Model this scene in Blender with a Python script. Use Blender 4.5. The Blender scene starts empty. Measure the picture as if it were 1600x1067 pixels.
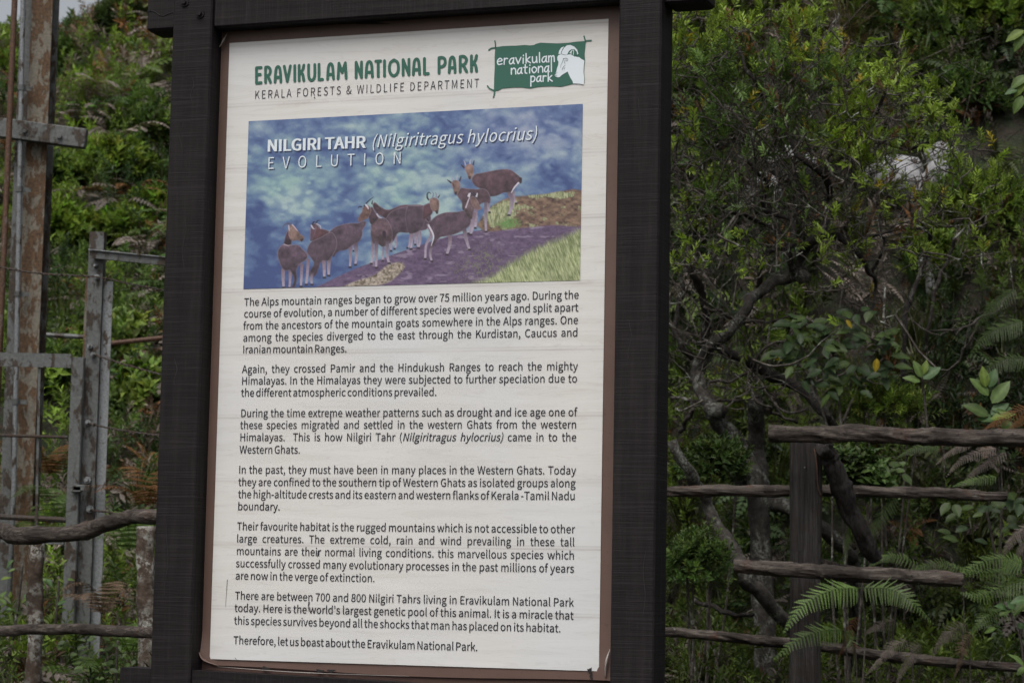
import bpy, math, random
import numpy as np
from mathutils import Vector, Matrix

SC = bpy.context.scene
COL = SC.collection
rng = np.random.default_rng(7)
random.seed(7)
R = math.radians

# ------------------------------------------------------------------ camera
PITCH, ROLL, FPX = 0.10506554, 0.01892868, 3608.97737
EYE = np.array([0.0, 0.0, 1.6])
cp, sp = math.cos(PITCH), math.sin(PITCH)
FWD = np.array([0, cp, sp]); _r = np.array([1.0, 0, 0]); _u = np.array([0, -sp, cp])
RGT = math.cos(ROLL) * _r + math.sin(ROLL) * _u
UPV = -math.sin(ROLL) * _r + math.cos(ROLL) * _u
cam = bpy.data.cameras.new('camera')
cam_o = bpy.data.objects.new('camera', cam)
COL.objects.link(cam_o)
cam.sensor_width = 36.0
cam.lens = FPX / 1600 * 36
cam.clip_start = 0.1
cam.clip_end = 2000
cam_o.matrix_world = Matrix(((RGT[0], UPV[0], -FWD[0], EYE[0]), (RGT[1], UPV[1], -FWD[1], EYE[1]),
                             (RGT[2], UPV[2], -FWD[2], EYE[2]), (0, 0, 0, 1)))
cam.dof.use_dof = True
cam.dof.focus_distance = 5.55
cam.dof.aperture_fstop = 12.0
SC.camera = cam_o

# ------------------------------------------------------------------ light
world = bpy.data.worlds.new('World')
SC.world = world
world.use_nodes = True
wn = world.node_tree
bg = wn.nodes['Background']
sky = wn.nodes.new('ShaderNodeTexSky')
sky.sky_type = 'NISHITA'
sky.sun_disc = False
sky.sun_elevation = R(58)
sky.sun_rotation = R(200)
sky.air_density = 1.0
sky.dust_density = 6.0
hs = wn.nodes.new('ShaderNodeHueSaturation')
hs.inputs['Saturation'].default_value = 0.28
wn.links.new(sky.outputs[0], hs.inputs['Color'])
wn.links.new(hs.outputs[0], bg.inputs[0])
bg.inputs[1].default_value = 0.085
sun = bpy.data.lights.new('sun', 'SUN')
sun.energy = 1.1
sun.angle = R(35)
sun.color = (1, 0.97, 0.93)
sun_o = bpy.data.objects.new('sun', sun)
COL.objects.link(sun_o)
sun_o.rotation_euler = (R(32), 0, R(-20))
sun_o.location = (0, -5, 12)
SC.view_settings.view_transform = 'Standard'
SC.view_settings.look = 'None'
SC.view_settings.exposure = 0.68
SC.view_settings.gamma = 1
SC.view_settings.use_curve_mapping = False
SC.cycles.max_bounces = 8
SC.cycles.use_denoising = True

# ------------------------------------------------------------------ helpers
def ray(px, py):
    d = FWD + RGT * (px - 800) / FPX - UPV * (py - 533.5) / FPX
    return d

def at(px, py, y):
    """world point seen at photo pixel (px, py) when it stands y metres away"""
    d = ray(px, py)
    return EYE + d * (y / d[1])

def m_px(px, y):
    return px * y / FPX

def project(P):
    q = np.asarray(P) - EYE
    d = q @ FWD
    return 800 + FPX * (q @ RGT) / d, 533.5 - FPX * (q @ UPV) / d

def tag(o, label=None, cat=None, group=None, kind=None):
    if label: o['label'] = label
    if cat: o['category'] = cat
    if group: o['group'] = group
    if kind: o['kind'] = kind
    return o

def new_mesh(name, V, F, mat=None, smooth=False, col=None, mats=None, fmat=None):
    me = bpy.data.meshes.new(name)
    V = np.asarray(V, dtype=np.float32).reshape(-1, 3)
    if isinstance(F, np.ndarray):
        n, k = F.shape
        me.vertices.add(len(V)); me.vertices.foreach_set('co', V.ravel())
        me.loops.add(n * k); me.loops.foreach_set('vertex_index', F.astype(np.int32).ravel())
        me.polygons.add(n)
        me.polygons.foreach_set('loop_start', np.arange(0, n * k, k, dtype=np.int32))
        me.polygons.foreach_set('loop_total', np.full(n, k, dtype=np.int32))
        me.update(calc_edges=True)
    else:
        me.from_pydata([tuple(v) for v in V], [], [tuple(int(i) for i in f) for f in F])
    if smooth:
        me.polygons.foreach_set('use_smooth', np.ones(len(me.polygons), dtype=bool))
    if col is not None:
        a = me.color_attributes.new('tint', 'FLOAT_COLOR', 'POINT')
        c = np.ones((len(V), 4), dtype=np.float32); c[:, :3] = col
        a.data.foreach_set('color', c.ravel())
    if mat is not None: me.materials.append(mat)
    me.update()
    return me

def thing(name, loc, label, cat, group=None, kind=None):
    o = bpy.data.objects.new(name, None)
    o.empty_display_size = 0.1
    o.location = tuple(loc)
    COL.objects.link(o)
    o['_w'] = [float(a) for a in loc]
    return tag(o, label, cat, group, kind)

def origin(p):
    while p is not None and '_w' not in p.keys(): p = p.parent
    return np.array(p['_w'][:]) if p is not None else np.zeros(3)

def part(name, V, F, mat, parent=None, smooth=False, col=None, label=None):
    V = np.asarray(V, dtype=float).reshape(-1, 3) - origin(parent)
    q = parent
    while q is not None and '_w' not in q.keys(): q = q.parent
    if q is not None and abs(q.rotation_euler.z) > 1e-6:            # a turned thing: its parts are stored in its own axes
        a = -q.rotation_euler.z; c_, s_ = math.cos(a), math.sin(a)
        V = np.c_[V[:, 0] * c_ - V[:, 1] * s_, V[:, 0] * s_ + V[:, 1] * c_, V[:, 2]]
    me = new_mesh(name, V, F, mat, smooth, col)
    o = bpy.data.objects.new(name, me)
    COL.objects.link(o)
    if parent is not None: o.parent = parent
    if label: o['label'] = label
    return o

def single(name, V, F, mat, loc, label, cat, group=None, kind=None, smooth=False, col=None):
    V = np.asarray(V, dtype=float).reshape(-1, 3)
    loc = np.asarray(loc, dtype=float)
    me = new_mesh(name, V - loc, F, mat, smooth, col)
    o = bpy.data.objects.new(name, me)
    o.location = tuple(loc)
    COL.objects.link(o)
    return tag(o, label, cat, group, kind)

def placed(name, me, M, parent):
    o = bpy.data.objects.new(name, me)
    COL.objects.link(o)
    o.parent = parent
    M = Matrix(M)
    M.translation = M.translation - Vector(origin(parent))
    o.matrix_local = M
    return o

class MB:
    """collects pieces of one mesh"""
    def __init__(s): s.V = []; s.F = []; s.n = 0
    def add(s, V, F):
        V = np.asarray(V, dtype=float).reshape(-1, 3)
        for f in F: s.F.append([int(i) + s.n for i in f])
        s.V.append(V); s.n += len(V)
        return s
    def get(s): return np.vstack(s.V), s.F

def vnoise(x, y, seed=0):
    xi = np.floor(x).astype(np.int64); yi = np.floor(y).astype(np.int64)
    fx = x - xi; fy = y - yi
    fx = fx * fx * (3 - 2 * fx); fy = fy * fy * (3 - 2 * fy)
    def h(a, b):
        n = (a * 374761393 + b * 668265263 + seed * 1442695041) & 0xffffffff
        n = ((n ^ (n >> 13)) * 1274126177) & 0xffffffff
        return ((n ^ (n >> 16)) & 0xffff) / 65535.0
    return (h(xi, yi) * (1 - fx) + h(xi + 1, yi) * fx) * (1 - fy) + (h(xi, yi + 1) * (1 - fx) + h(xi + 1, yi + 1) * fx) * fy

def fbm(x, y, oct=4, seed=0):
    s = 0; a = .5; t = 0
    for k in range(oct):
        s = s + a * vnoise(x * 2 ** k + 17 * k, y * 2 ** k + 31 * k, seed + k); t += a; a *= .5
    return s / t

def frame_of(t):
    t = t / (np.linalg.norm(t) + 1e-12)
    a = np.array([0, 0, 1.0]) if abs(t[2]) < .9 else np.array([1.0, 0, 0])
    x = np.cross(a, t); x /= np.linalg.norm(x)
    return x, np.cross(t, x), t

def smooth_path(P, n):
    P = np.asarray(P, dtype=float)
    if len(P) < 3: 
        t = np.linspace(0, 1, n)[:, None]; return P[0] * (1 - t) + P[-1] * t
    Q = np.vstack([2 * P[0] - P[1], P, 2 * P[-1] - P[-2]])
    out = []
    m = len(P) - 1
    for s in np.linspace(0, m - 1e-6, n):
        i = int(s); t = s - i
        a, b, c, d = Q[i], Q[i + 1], Q[i + 2], Q[i + 3]
        out.append(.5 * (2 * b + (c - a) * t + (2 * a - 5 * b + 4 * c - d) * t * t + (3 * b - a - 3 * c + d) * t ** 3))
    return np.array(out)

def tube(P, rad, sides=8, cap=True, wob=0.0, seed=0, flat=1.0):
    P = np.asarray(P, dtype=float); n = len(P)
    rad = np.broadcast_to(np.asarray(rad, dtype=float), (n,)) if np.ndim(rad) else np.full(n, float(rad))
    T = np.gradient(P, axis=0)
    x, y, _ = frame_of(T[0])
    V = []
    ang = np.linspace(0, 2 * math.pi, sides, endpoint=False)
    L = np.concatenate([[0], np.cumsum(np.linalg.norm(np.diff(P, axis=0), axis=1))])
    for i in range(n):
        t = T[i] / (np.linalg.norm(T[i]) + 1e-12)
        x = x - t * (x @ t); x /= np.linalg.norm(x) + 1e-12
        y = np.cross(t, x)
        r = rad[i] * np.ones(sides)
        if wob:
            w = L[i] / (rad.mean() * 3 + 1e-9)
            r = r * (1 + wob * (vnoise(np.cos(ang) * 1.6 + 5 + seed, np.sin(ang) * 1.6 + w + 9, seed) - .5) * 2
                     + wob * .6 * (vnoise(np.cos(ang) * 4 + 5 + seed, np.sin(ang) * 4 + w * 2.6 + 9, seed + 3) - .5) * 2)
        V.append(P[i] + (np.cos(ang) * r)[:, None] * x + (np.sin(ang) * r * flat)[:, None] * y)
    V = np.vstack(V)
    F = []
    for i in range(n - 1):
        for j in range(sides):
            k = (j + 1) % sides
            F.append([i * sides + j, i * sides + k, (i + 1) * sides + k, (i + 1) * sides + j])
    if cap:
        F.append(list(range(sides))[::-1]); F.append([(n - 1) * sides + j for j in range(sides)])
    return V, F

def box(c, ax, ay, az, hx, hy, hz, bev=0.0):
    """box of half sizes hx.. along unit axes, with chamfered long edges if bev"""
    c = np.asarray(c, dtype=float)
    if bev <= 0:
        V = [c + ax * hx * i + ay * hy * j + az * hz * k for k in (-1, 1) for j in (-1, 1) for i in (-1, 1)]
        return V, [[0, 2, 3, 1], [4, 5, 7, 6], [0, 1, 5, 4], [1, 3, 7, 5], [3, 2, 6, 7], [2, 0, 4, 6]]
    b = bev; V = []; F = []
    ring = [(-hx + b, -hy), (hx - b, -hy), (hx, -hy + b), (hx, hy - b), (hx - b, hy), (-hx + b, hy), (-hx, hy - b), (-hx, -hy + b)]
    inner = [(x * (1 - b / hx), y * (1 - b / hy)) for x, y in ring]
    for rr, z in ((inner, -hz), (ring, -hz + b), (ring, hz - b), (inner, hz)):
        for x, y in rr: V.append(c + ax * x + ay * y + az * z)
    for k in range(3):
        for j in range(8):
            q = (j + 1) % 8
            F.append([k * 8 + j, k * 8 + q, (k + 1) * 8 + q, (k + 1) * 8 + j])
    F.append(list(range(8))[::-1]); F.append([24 + j for j in range(8)])
    return V, F

X3, Y3, Z3 = np.eye(3)

def beam(p0, p1, w, h, up=Z3, bev=0.0):
    """square bar from p0 to p1; w across, h along up"""
    p0 = np.asarray(p0, dtype=float); p1 = np.asarray(p1, dtype=float)
    t = p1 - p0; L = np.linalg.norm(t); t = t / L
    s = np.cross(t, up); s /= np.linalg.norm(s); u = np.cross(s, t)
    return box((p0 + p1) / 2, s, u, t, w / 2, h / 2, L / 2, bev)

def strip_extrude(profile, p0, p1, ax, ay):
    """closed 2D profile swept from p0 to p1"""
    n = len(profile)
    V = [np.asarray(p) + ax * a + ay * b for p in (p0, p1) for a, b in profile]
    F = [[i, (i + 1) % n, n + (i + 1) % n, n + i] for i in range(n)] + [list(range(n))[::-1], [n + i for i in range(n)]]
    return V, F

# ------------------------------------------------------------------ materials
def mat_new(name):
    m = bpy.data.materials.new(name); m.use_nodes = True
    nt = m.node_tree; nt.nodes.clear()
    out = nt.nodes.new('ShaderNodeOutputMaterial')
    b = nt.nodes.new('ShaderNodeBsdfPrincipled')
    nt.links.new(b.outputs[0], out.inputs[0])
    return m, nt, b, out

def N(nt, t, **kw):
    n = nt.nodes.new(t)
    for k, v in kw.items():
        if k in n.inputs.keys() if isinstance(k, str) else False: n.inputs[k].default_value = v
        else: setattr(n, k, v)
    return n

def coords(nt, scale=(1, 1, 1), rot=(0, 0, 0), kind='Object'):
    tc = nt.nodes.new('ShaderNodeTexCoord'); mp = nt.nodes.new('ShaderNodeMapping')
    mp.inputs['Scale'].default_value = scale; mp.inputs['Rotation'].default_value = rot
    nt.links.new(tc.outputs[kind], mp.inputs[0])
    return mp.outputs[0]

def noise(nt, vec, scale, detail=5, rough=.6, dist=0.0):
    n = nt.nodes.new('ShaderNodeTexNoise')
    n.inputs['Scale'].default_value = scale; n.inputs['Detail'].default_value = detail
    n.inputs['Roughness'].default_value = rough; n.inputs['Distortion'].default_value = dist
    if vec is not None: nt.links.new(vec, n.inputs['Vector'])
    return n.outputs['Fac']

def ramp(nt, fac, stops, interp='LINEAR'):
    r = nt.nodes.new('ShaderNodeValToRGB'); cr = r.color_ramp; cr.interpolation = interp
    while len(cr.elements) > 1: cr.elements.remove(cr.elements[-1])
    for i, (p, c) in enumerate(stops):
        e = cr.elements[0] if i == 0 else cr.elements.new(p)
        e.position = p; e.color = (*c, 1) if len(c) == 3 else c
    nt.links.new(fac, r.inputs[0])
    return r.outputs[0]

def mix(nt, fac, a, b, mode='MIX'):
    m = nt.nodes.new('ShaderNodeMix'); m.data_type = 'RGBA'; m.blend_type = mode
    for s, v in ((m.inputs[0], fac), (m.inputs[6], a), (m.inputs[7], b)):
        if isinstance(v, (int, float)): s.default_value = v
        elif isinstance(v, tuple): s.default_value = (*v, 1)
        else: nt.links.new(v, s)
    return m.outputs[2]

def math_n(nt, op, a, b=0.0):
    m = nt.nodes.new('ShaderNodeMath'); m.operation = op
    for s, v in ((m.inputs[0], a), (m.inputs[1], b)):
        if isinstance(v, (int, float)): s.default_value = v
        else: nt.links.new(v, s)
    return m.outputs[0]

def bump(nt, b, h, strength=.5, dist=.01):
    n = nt.nodes.new('ShaderNodeBump'); n.inputs['Strength'].default_value = strength
    n.inputs['Distance'].default_value = dist
    nt.links.new(h, n.inputs['Height']); nt.links.new(n.outputs[0], b.inputs['Normal'])

def plain(name, c, rough=.6, metal=0.0, spec=.4):
    m, nt, b, _ = mat_new(name)
    b.inputs['Base Color'].default_value = (*c, 1); b.inputs['Roughness'].default_value = rough
    b.inputs['Metallic'].default_value = metal; b.inputs['Specular IOR Level'].default_value = spec
    return m

YAW = -0.33232315
TIMBER_ROT = (0, 0, 0)
def timber(name, vertical=True):
    m, nt, b, _ = mat_new(name)
    v = coords(nt, (1, 1, 1), TIMBER_ROT)
    g = coords(nt, (60, 60, 4) if vertical else (3, 60, 60), TIMBER_ROT)
    k = coords(nt, (6, 6, 420) if vertical else (420, 6, 6), TIMBER_ROT)      # saw marks across the grain
    n1 = noise(nt, g, 1.0, 6, .65); n2 = noise(nt, k, 1.0, 2, .5, .4); n3 = noise(nt, v, 5, 4, .6)
    c = ramp(nt, n1, [(.25, (.0050, .0038, .0043)), (.5, (.0096, .0074, .0082)), (.75, (.018, .014, .0148))])
    c = mix(nt, ramp(nt, n2, [(.52, (0, 0, 0)), (.68, (.5, .5, .5))]), c, (.028, .024, .027))
    c = mix(nt, ramp(nt, n3, [(.5, (0, 0, 0)), (.8, (.3, .3, .3))]), c, (.022, .018, .018))
    nt.links.new(c, b.inputs['Base Color'])
    b.inputs['Roughness'].default_value = .7; b.inputs['Specular IOR Level'].default_value = .2
    h = math_n(nt, 'ADD', math_n(nt, 'MULTIPLY', n1, 1.0), math_n(nt, 'MULTIPLY', n2, .55))
    bump(nt, b, h, .55, .003)
    return m
M_TIMBER_V = timber('dark_stained_timber_upright')
M_TIMBER_H = timber('dark_stained_timber_crosswise', False)

def mat_vinyl():
    m, nt, b, _ = mat_new('brown_vinyl')
    v = coords(nt, (1, 1, 1))
    n = noise(nt, v, 7, 5, .6); n2 = noise(nt, v, 90, 3, .5)
    c = ramp(nt, n, [(.3, (.105, .064, .052)), (.7, (.135, .083, .068))])
    c = mix(nt, ramp(nt, n2, [(.62, (0, 0, 0)), (.75, (.4, .4, .4))]), c, (.06, .04, .035))
    nt.links.new(c, b.inputs['Base Color'])
    b.inputs['Roughness'].default_value = .5; b.inputs['Specular IOR Level'].default_value = .35
    bump(nt, b, n, .3, .004)
    return m
M_VINYL = mat_vinyl()
M_RUSTSHEET = plain('rusted_backing_sheet', (.06, .032, .025), .8)

def mat_poster():
    # printed pale wood boards: seams every 152 mm, fine grain, faint stains
    m, nt, b, _ = mat_new('pale_printed_sheet')
    v = coords(nt, (1, 1, 1), TIMBER_ROT)
    g = coords(nt, (2.2, 1, 26), TIMBER_ROT)
    n1 = noise(nt, g, 1.6, 5, .55, .7)
    n2 = noise(nt, g, 7.0, 4, .6, .3)
    n3 = noise(nt, v, 1.6, 3, .5)
    c = ramp(nt, n1, [(.25, (.585, .568, .540)), (.5, (.635, .620, .597)), (.75, (.67, .658, .638))])
    c = mix(nt, ramp(nt, n1, [(.40, (0, 0, 0)), (.415, (.28, .28, .28)), (.43, (0, 0, 0)), (.56, (0, 0, 0)), (.572, (.24, .24, .24)), (.585, (0, 0, 0))]), c, (.42, .38, .35))
    c = mix(nt, ramp(nt, n2, [(.58, (0, 0, 0)), (.7, (.25, .25, .25))]), c, (.50, .47, .44))
    c = mix(nt, ramp(nt, n3, [(.45, (0, 0, 0)), (.7, (.5, .5, .5))]), c, (.56, .60, .64))
    sx = nt.nodes.new('ShaderNodeSeparateXYZ'); nt.links.new(v, sx.inputs[0])
    z = math_n(nt, 'DIVIDE', math_n(nt, 'ADD', sx.outputs[2], 5.028), .1525)
    f = math_n(nt, 'FRACT', z)
    seam = ramp(nt, f, [(0, (.55, .55, .55)), (.012, (.55, .55, .55)), (.03, (.15, .15, .15)), (.045, (.15, .15, .15)), (.06, (.42, .42, .42)), (.072, (0, 0, 0)), (.94, (0, 0, 0)), (1, (.15, .15, .15))])
    sn = noise(nt, coords(nt, (3, 1, 5), TIMBER_ROT), 1.5, 3, .6)
    seam = mix(nt, 1.0, seam, ramp(nt, sn, [(.35, (.25, .25, .25)), (.65, (1, 1, 1))]), 'MULTIPLY')
    c = mix(nt, seam, c, (.36, .32, .30))
    nt.links.new(c, b.inputs['Base Color'])
    b.inputs['Roughness'].default_value = .42; b.inputs['Specular IOR Level'].default_value = .3
    bump(nt, b, noise(nt, v, 4, 2, .5), .15, .004)
    return m
M_POSTER = mat_poster()

def mat_tint(name, rough=.7, spec=.2, trans=0.0, sat=.0):
    m, nt, b, out = mat_new(name)
    a = nt.nodes.new('ShaderNodeAttribute'); a.attribute_name = 'tint'
    b.inputs['Roughness'].default_value = rough; b.inputs['Specular IOR Level'].default_value = spec
    if trans:
        n = noise(nt, coords(nt), 30, 3)
        c = mix(nt, ramp(nt, n, [(.35, (0, 0, 0)), (.65, (.5, .5, .5))]), a.outputs['Color'], (.55, .6, .5), 'MULTIPLY')
        nt.links.new(c, b.inputs['Base Color'])
        tr = nt.nodes.new('ShaderNodeBsdfTranslucent')
        tc = mix(nt, 1.0, c, (1.0, 1.15, .55), 'MULTIPLY')
        nt.links.new(tc, tr.inputs[0])
        mx = nt.nodes.new('ShaderNodeMixShader'); mx.inputs[0].default_value = trans
        nt.links.new(b.outputs[0], mx.inputs[1]); nt.links.new(tr.outputs[0], mx.inputs[2])
        nt.links.new(mx.outputs[0], out.inputs[0])
    else:
        nt.links.new(a.outputs['Color'], b.inputs['Base Color'])
    return m
M_PRINT = mat_tint('photo_print', .42, .3)
M_LEAF = mat_tint('leaf', .5, .3, .35)
M_DEAD = mat_tint('dead_leaf', .9, .1, .15)
M_INK = plain('dark_ink', (.018, .018, .026), .45)
M_GREEN = plain('green_ink', (.032, .118, .085), .45)
M_WHITE = plain('white_ink', (.66, .72, .76), .45)
M_SHADOWINK = plain('deep_blue_ink', (.045, .06, .14), .45)
M_LINEINK = plain('grey_green_ink', (.10, .15, .16), .45)
M_STAIN = plain('black_mould', (.02, .018, .018), .9)

def bark(name, c1, c2, c3, scale=30, lichen=.0, lc=(.32, .33, .29), bs=.7):
    m, nt, b, _ = mat_new(name)
    v = coords(nt, (1, 1, 1)); n1 = noise(nt, v, scale, 8, .7, .6); n2 = noise(nt, v, scale * .35, 4, .6); n3 = noise(nt, v, scale * 2.2, 5, .7)
    c = ramp(nt, n1, [(.28, c1), (.5, c2), (.72, c3)])
    if lichen:
        lm = mix(nt, 1.0, ramp(nt, n2, [(.62 - lichen, (0, 0, 0)), (.70 - lichen * .6, (1, 1, 1))]), ramp(nt, n3, [(.46, (0, 0, 0)), (.54, (1, 1, 1))]), 'MULTIPLY')
        c = mix(nt, lm, c, lc)
    nt.links.new(c, b.inputs['Base Color']); b.inputs['Roughness'].default_value = .85
    b.inputs['Specular IOR Level'].default_value = .2
    bump(nt, b, math_n(nt, 'ADD', n1, n3), bs, .01)
    return m
M_BARK = bark('tree_bark', (.008, .007, .006), (.020, .017, .015), (.048, .042, .036), 35, .06, (.12, .12, .105))
M_BARK_L = bark('lichened_bark', (.014, .012, .010), (.036, .032, .028), (.075, .07, .062), 35, .14, (.17, .175, .155))
M_TWIG = bark('twig_bark', (.018, .015, .013), (.050, .043, .037), (.14, .128, .113), 20, .05)
M_POSTBARK = bark('lichened_post_bark', (.035, .024, .018), (.075, .055, .042), (.14, .11, .09), 22, .20, (.34, .34, .31))

def mat_log(name, along, c1, c2, c3, red=.0):
    m, nt, b, _ = mat_new(name)
    s = {'x': (4, 95, 95), 'z': (95, 95, 4)}[along]; s2 = {'x': (1.6, 60, 60), 'z': (60, 60, 1.6)}[along]
    v = coords(nt, s); v0 = coords(nt)
    n1 = noise(nt, v, 1.0, 8, .7, .5); n2 = noise(nt, v0, 9, 5, .6); n3 = noise(nt, v0, 60, 4, .6)
    c = ramp(nt, n1, [(.3, c1), (.5, c2), (.7, c3)])
    n4 = noise(nt, coords(nt, s2), 1.0, 3, .5, .3)
    c = mix(nt, ramp(nt, n2, [(.48, (0, 0, 0)), (.62, (.75, .75, .75))]), c, (.020, .015, .012))
    c = mix(nt, ramp(nt, n4, [(.455, (0, 0, 0)), (.485, (.95, .95, .95)), (.515, (0, 0, 0))]), c, (.008, .006, .005))
    if red: c = mix(nt, ramp(nt, n2, [(.26, (red, red, red)), (.42, (0, 0, 0))]), c, (.07, .025, .014))
    c = mix(nt, ramp(nt, n3, [(.70, (0, 0, 0)), (.74, (.7, .7, .7))]), c, (.22, .22, .20))
    nt.links.new(c, b.inputs['Base Color']); b.inputs['Roughness'].default_value = .8
    b.inputs['Specular IOR Level'].default_value = .25
    bump(nt, b, math_n(nt, 'ADD', n1, math_n(nt, 'MULTIPLY', n3, .4)), .9, .008)
    return m
M_LOG = mat_log('weathered_log', 'x', (.024, .018, .015), (.065, .052, .044), (.15, .130, .113), .8)
M_LOGUP = mat_log('weathered_log_upright', 'z', (.010, .009, .009), (.026, .023, .022), (.055, .050, .046))

def mat_metal(name, c1, c2, rust, amt, scale=14, rough=.55, metal=.2):
    m, nt, b, _ = mat_new(name)
    v = coords(nt, (1.6, 1.6, .8)); n1 = noise(nt, v, scale, 7, .65, .3); n2 = noise(nt, coords(nt), scale * 5, 4, .6)
    n3 = noise(nt, coords(nt), scale * .3, 3, .5)
    base = ramp(nt, n2, [(.35, c1), (.65, c2)])
    f = ramp(nt, math_n(nt, 'ADD', math_n(nt, 'MULTIPLY', n1, .7), math_n(nt, 'MULTIPLY', n3, .3)), [(.56 - amt * .2, (0, 0, 0)), (.60 - amt * .2, (1, 1, 1))])
    rc = ramp(nt, n2, [(.3, tuple(a * .35 for a in rust)), (.55, rust), (.75, tuple(min(1, a * 1.5) for a in rust))])
    c = mix(nt, f, base, rc)
    nt.links.new(c, b.inputs['Base Color']); b.inputs['Roughness'].default_value = rough
    b.inputs['Metallic'].default_value = metal
    bump(nt, b, math_n(nt, 'ADD', n2, math_n(nt, 'MULTIPLY', f, .5)), .5, .003)
    return m
M_STEEL = mat_metal('grey_painted_steel', (.075, .080, .078), (.118, .125, .122), (.04, .027, .018), .3)
M_RUSTY = mat_metal('rusty_steel', (.12, .108, .085), (.19, .17, .135), (.10, .055, .026), .45, 15, .8, .0)
M_RUSTPOLE = mat_metal('rusty_pole_steel', (.09, .07, .055), (.15, .11, .09), (.085, .04, .02), .8, 25, .7, .0)
M_PIPE = mat_metal('galvanised_pipe', (.16, .17, .175), (.26, .27, .28), (.07, .05, .035), .05, 20, .45, .35)
M_BARB = mat_metal('rusty_wire', (.03, .027, .025), (.06, .055, .05), (.05, .03, .02), .5, 60, .7, .3)

def mat_ground():
    m, nt, b, _ = mat_new('forest_soil')
    v = coords(nt)
    n1 = noise(nt, v, 3, 8, .7); n2 = noise(nt, v, 22, 6, .7)
    c = ramp(nt, n1, [(.3, (.014, .011, .008)), (.5, (.032, .024, .017)), (.7, (.05, .042, .026))])
    c = mix(nt, ramp(nt, n2, [(.5, (0, 0, 0)), (.7, (.7, .7, .7))]), c, (.065, .054, .040))
    n3 = noise(nt, v, 9, 6, .7)
    c = mix(nt, ramp(nt, n3, [(.46, (0, 0, 0)), (.56, (.85, .85, .85))]), c, (.022, .036, .012))
    nt.links.new(c, b.inputs['Base Color']); b.inputs['Roughness'].default_value = .95
    bump(nt, b, math_n(nt, 'ADD', n1, n2), 1.0, .06)
    return m
M_GROUND = mat_ground()
def mat_rock():
    m, nt, b, _ = mat_new('pale_rock')
    v = coords(nt)
    n1 = noise(nt, v, 5, 7, .65); n2 = noise(nt, v, 40, 5, .7)
    c = ramp(nt, n1, [(.3, (.14, .14, .14)), (.5, (.26, .26, .265)), (.7, (.37, .37, .38))])
    c = mix(nt, ramp(nt, n2, [(.58, (0, 0, 0)), (.7, (.7, .7, .7))]), c, (.09, .09, .07))
    nt.links.new(c, b.inputs['Base Color']); b.inputs['Roughness'].default_value = .9
    bump(nt, b, math_n(nt, 'ADD', n1, n2), .7, .02)
    return m
M_ROCK = mat_rock()

# ================================================================== terrain
def terrain(x, y):
    x = np.asarray(x, dtype=float); y = np.asarray(y, dtype=float)
    def ss(a, b, t):
        t = np.clip((t - a) / (b - a), 0, 1); return t * t * (3 - 2 * t)
    z = .95 * ss(5.6, 7.8, y) + .3 * ss(8, 12.5, y)
    right = ss(-.6, 1.5, x)
    y0 = 12.6 - 2.2 * right
    slope = .47 + .62 * right + .07 * ss(-4.6, -3.4, x)
    d = np.clip(y - y0, 0, None)
    ridge = 26 + 6 * ss(-5.5, -3, x) - 12 * right - y0
    dd = np.where(d < ridge, d, ridge + (d - ridge) * .15 * np.exp(-np.clip(d - ridge, 0, None) / 60))
    z = z + slope * dd
    n = fbm(x * .45 + 40, y * .45 + 40, 4, 5) - .5
    z = z + n * ((1.6 - .7 * right) * ss(11, 15, y) + .12 * ss(6, 9, y)) * np.where(y > 60, .4, 1)
    z = z + (fbm(x * 2 + 90, y * 2 + 90, 3, 8) - .5) * .3 * ss(9, 13, y)
    return z

def hit(px, py, y0=7.5, y1=60):
    d = ray(px, py); ys = np.arange(y0, y1, .04)
    P = EYE + d * (ys / d[1])[:, None]
    g = terrain(P[:, 0], P[:, 1])
    k = np.argmax(P[:, 2] <= g)
    if P[k, 2] > g[k]: k = len(ys) - 1
    return P[k]

def build_ground():
    xs = np.concatenate([np.linspace(-400, -24, 14)[:-1], np.linspace(-24, -9, 20)[:-1], np.linspace(-9, 9, 150), np.linspace(9, 24, 20)[1:], np.linspace(24, 400, 14)[1:]])
    ys = np.concatenate([np.linspace(-60, 0, 10)[:-1], np.linspace(0, 5, 12)[:-1], np.linspace(5, 36, 260), np.linspace(36, 60, 20)[1:], np.linspace(60, 900, 20)[1:]])
    X, Y = np.meshgrid(xs, ys); Z = terrain(X, Y)
    V = np.c_[X.ravel(), Y.ravel(), Z.ravel()]
    nx = len(xs); i, j = np.meshgrid(np.arange(nx - 1), np.arange(len(ys) - 1)); a = (j * nx + i).ravel()
    F = np.c_[a, a + 1, a + nx + 1, a + nx]
    o = single('ground', V, F, M_GROUND, (0, 0, 0), None, None, kind='structure', smooth=True)
build_ground()

# ================================================================== the sign
PC = np.array([-0.24887183, 5.41691343, 2.16157681])
UX = np.array([math.cos(YAW), math.sin(YAW), 0]); NN = np.array([math.sin(YAW), -math.cos(YAW), 0])
def uv(px, py, n0=0.0):
    d = ray(px, py); t = ((PC - EYE) @ NN + n0) / (d @ NN); p = EYE + d * t
    return np.array([(p - PC) @ UX, p[2] - PC[2]])
def pw(u, v, n=0.0): return PC + UX * u + Z3 * v + NN * n
def pws(uvs, n=0.0):
    uvs = np.asarray(uvs, dtype=float); return PC + uvs[:, :1] * UX + uvs[:, 1:2] * Z3 + NN * n

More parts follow.
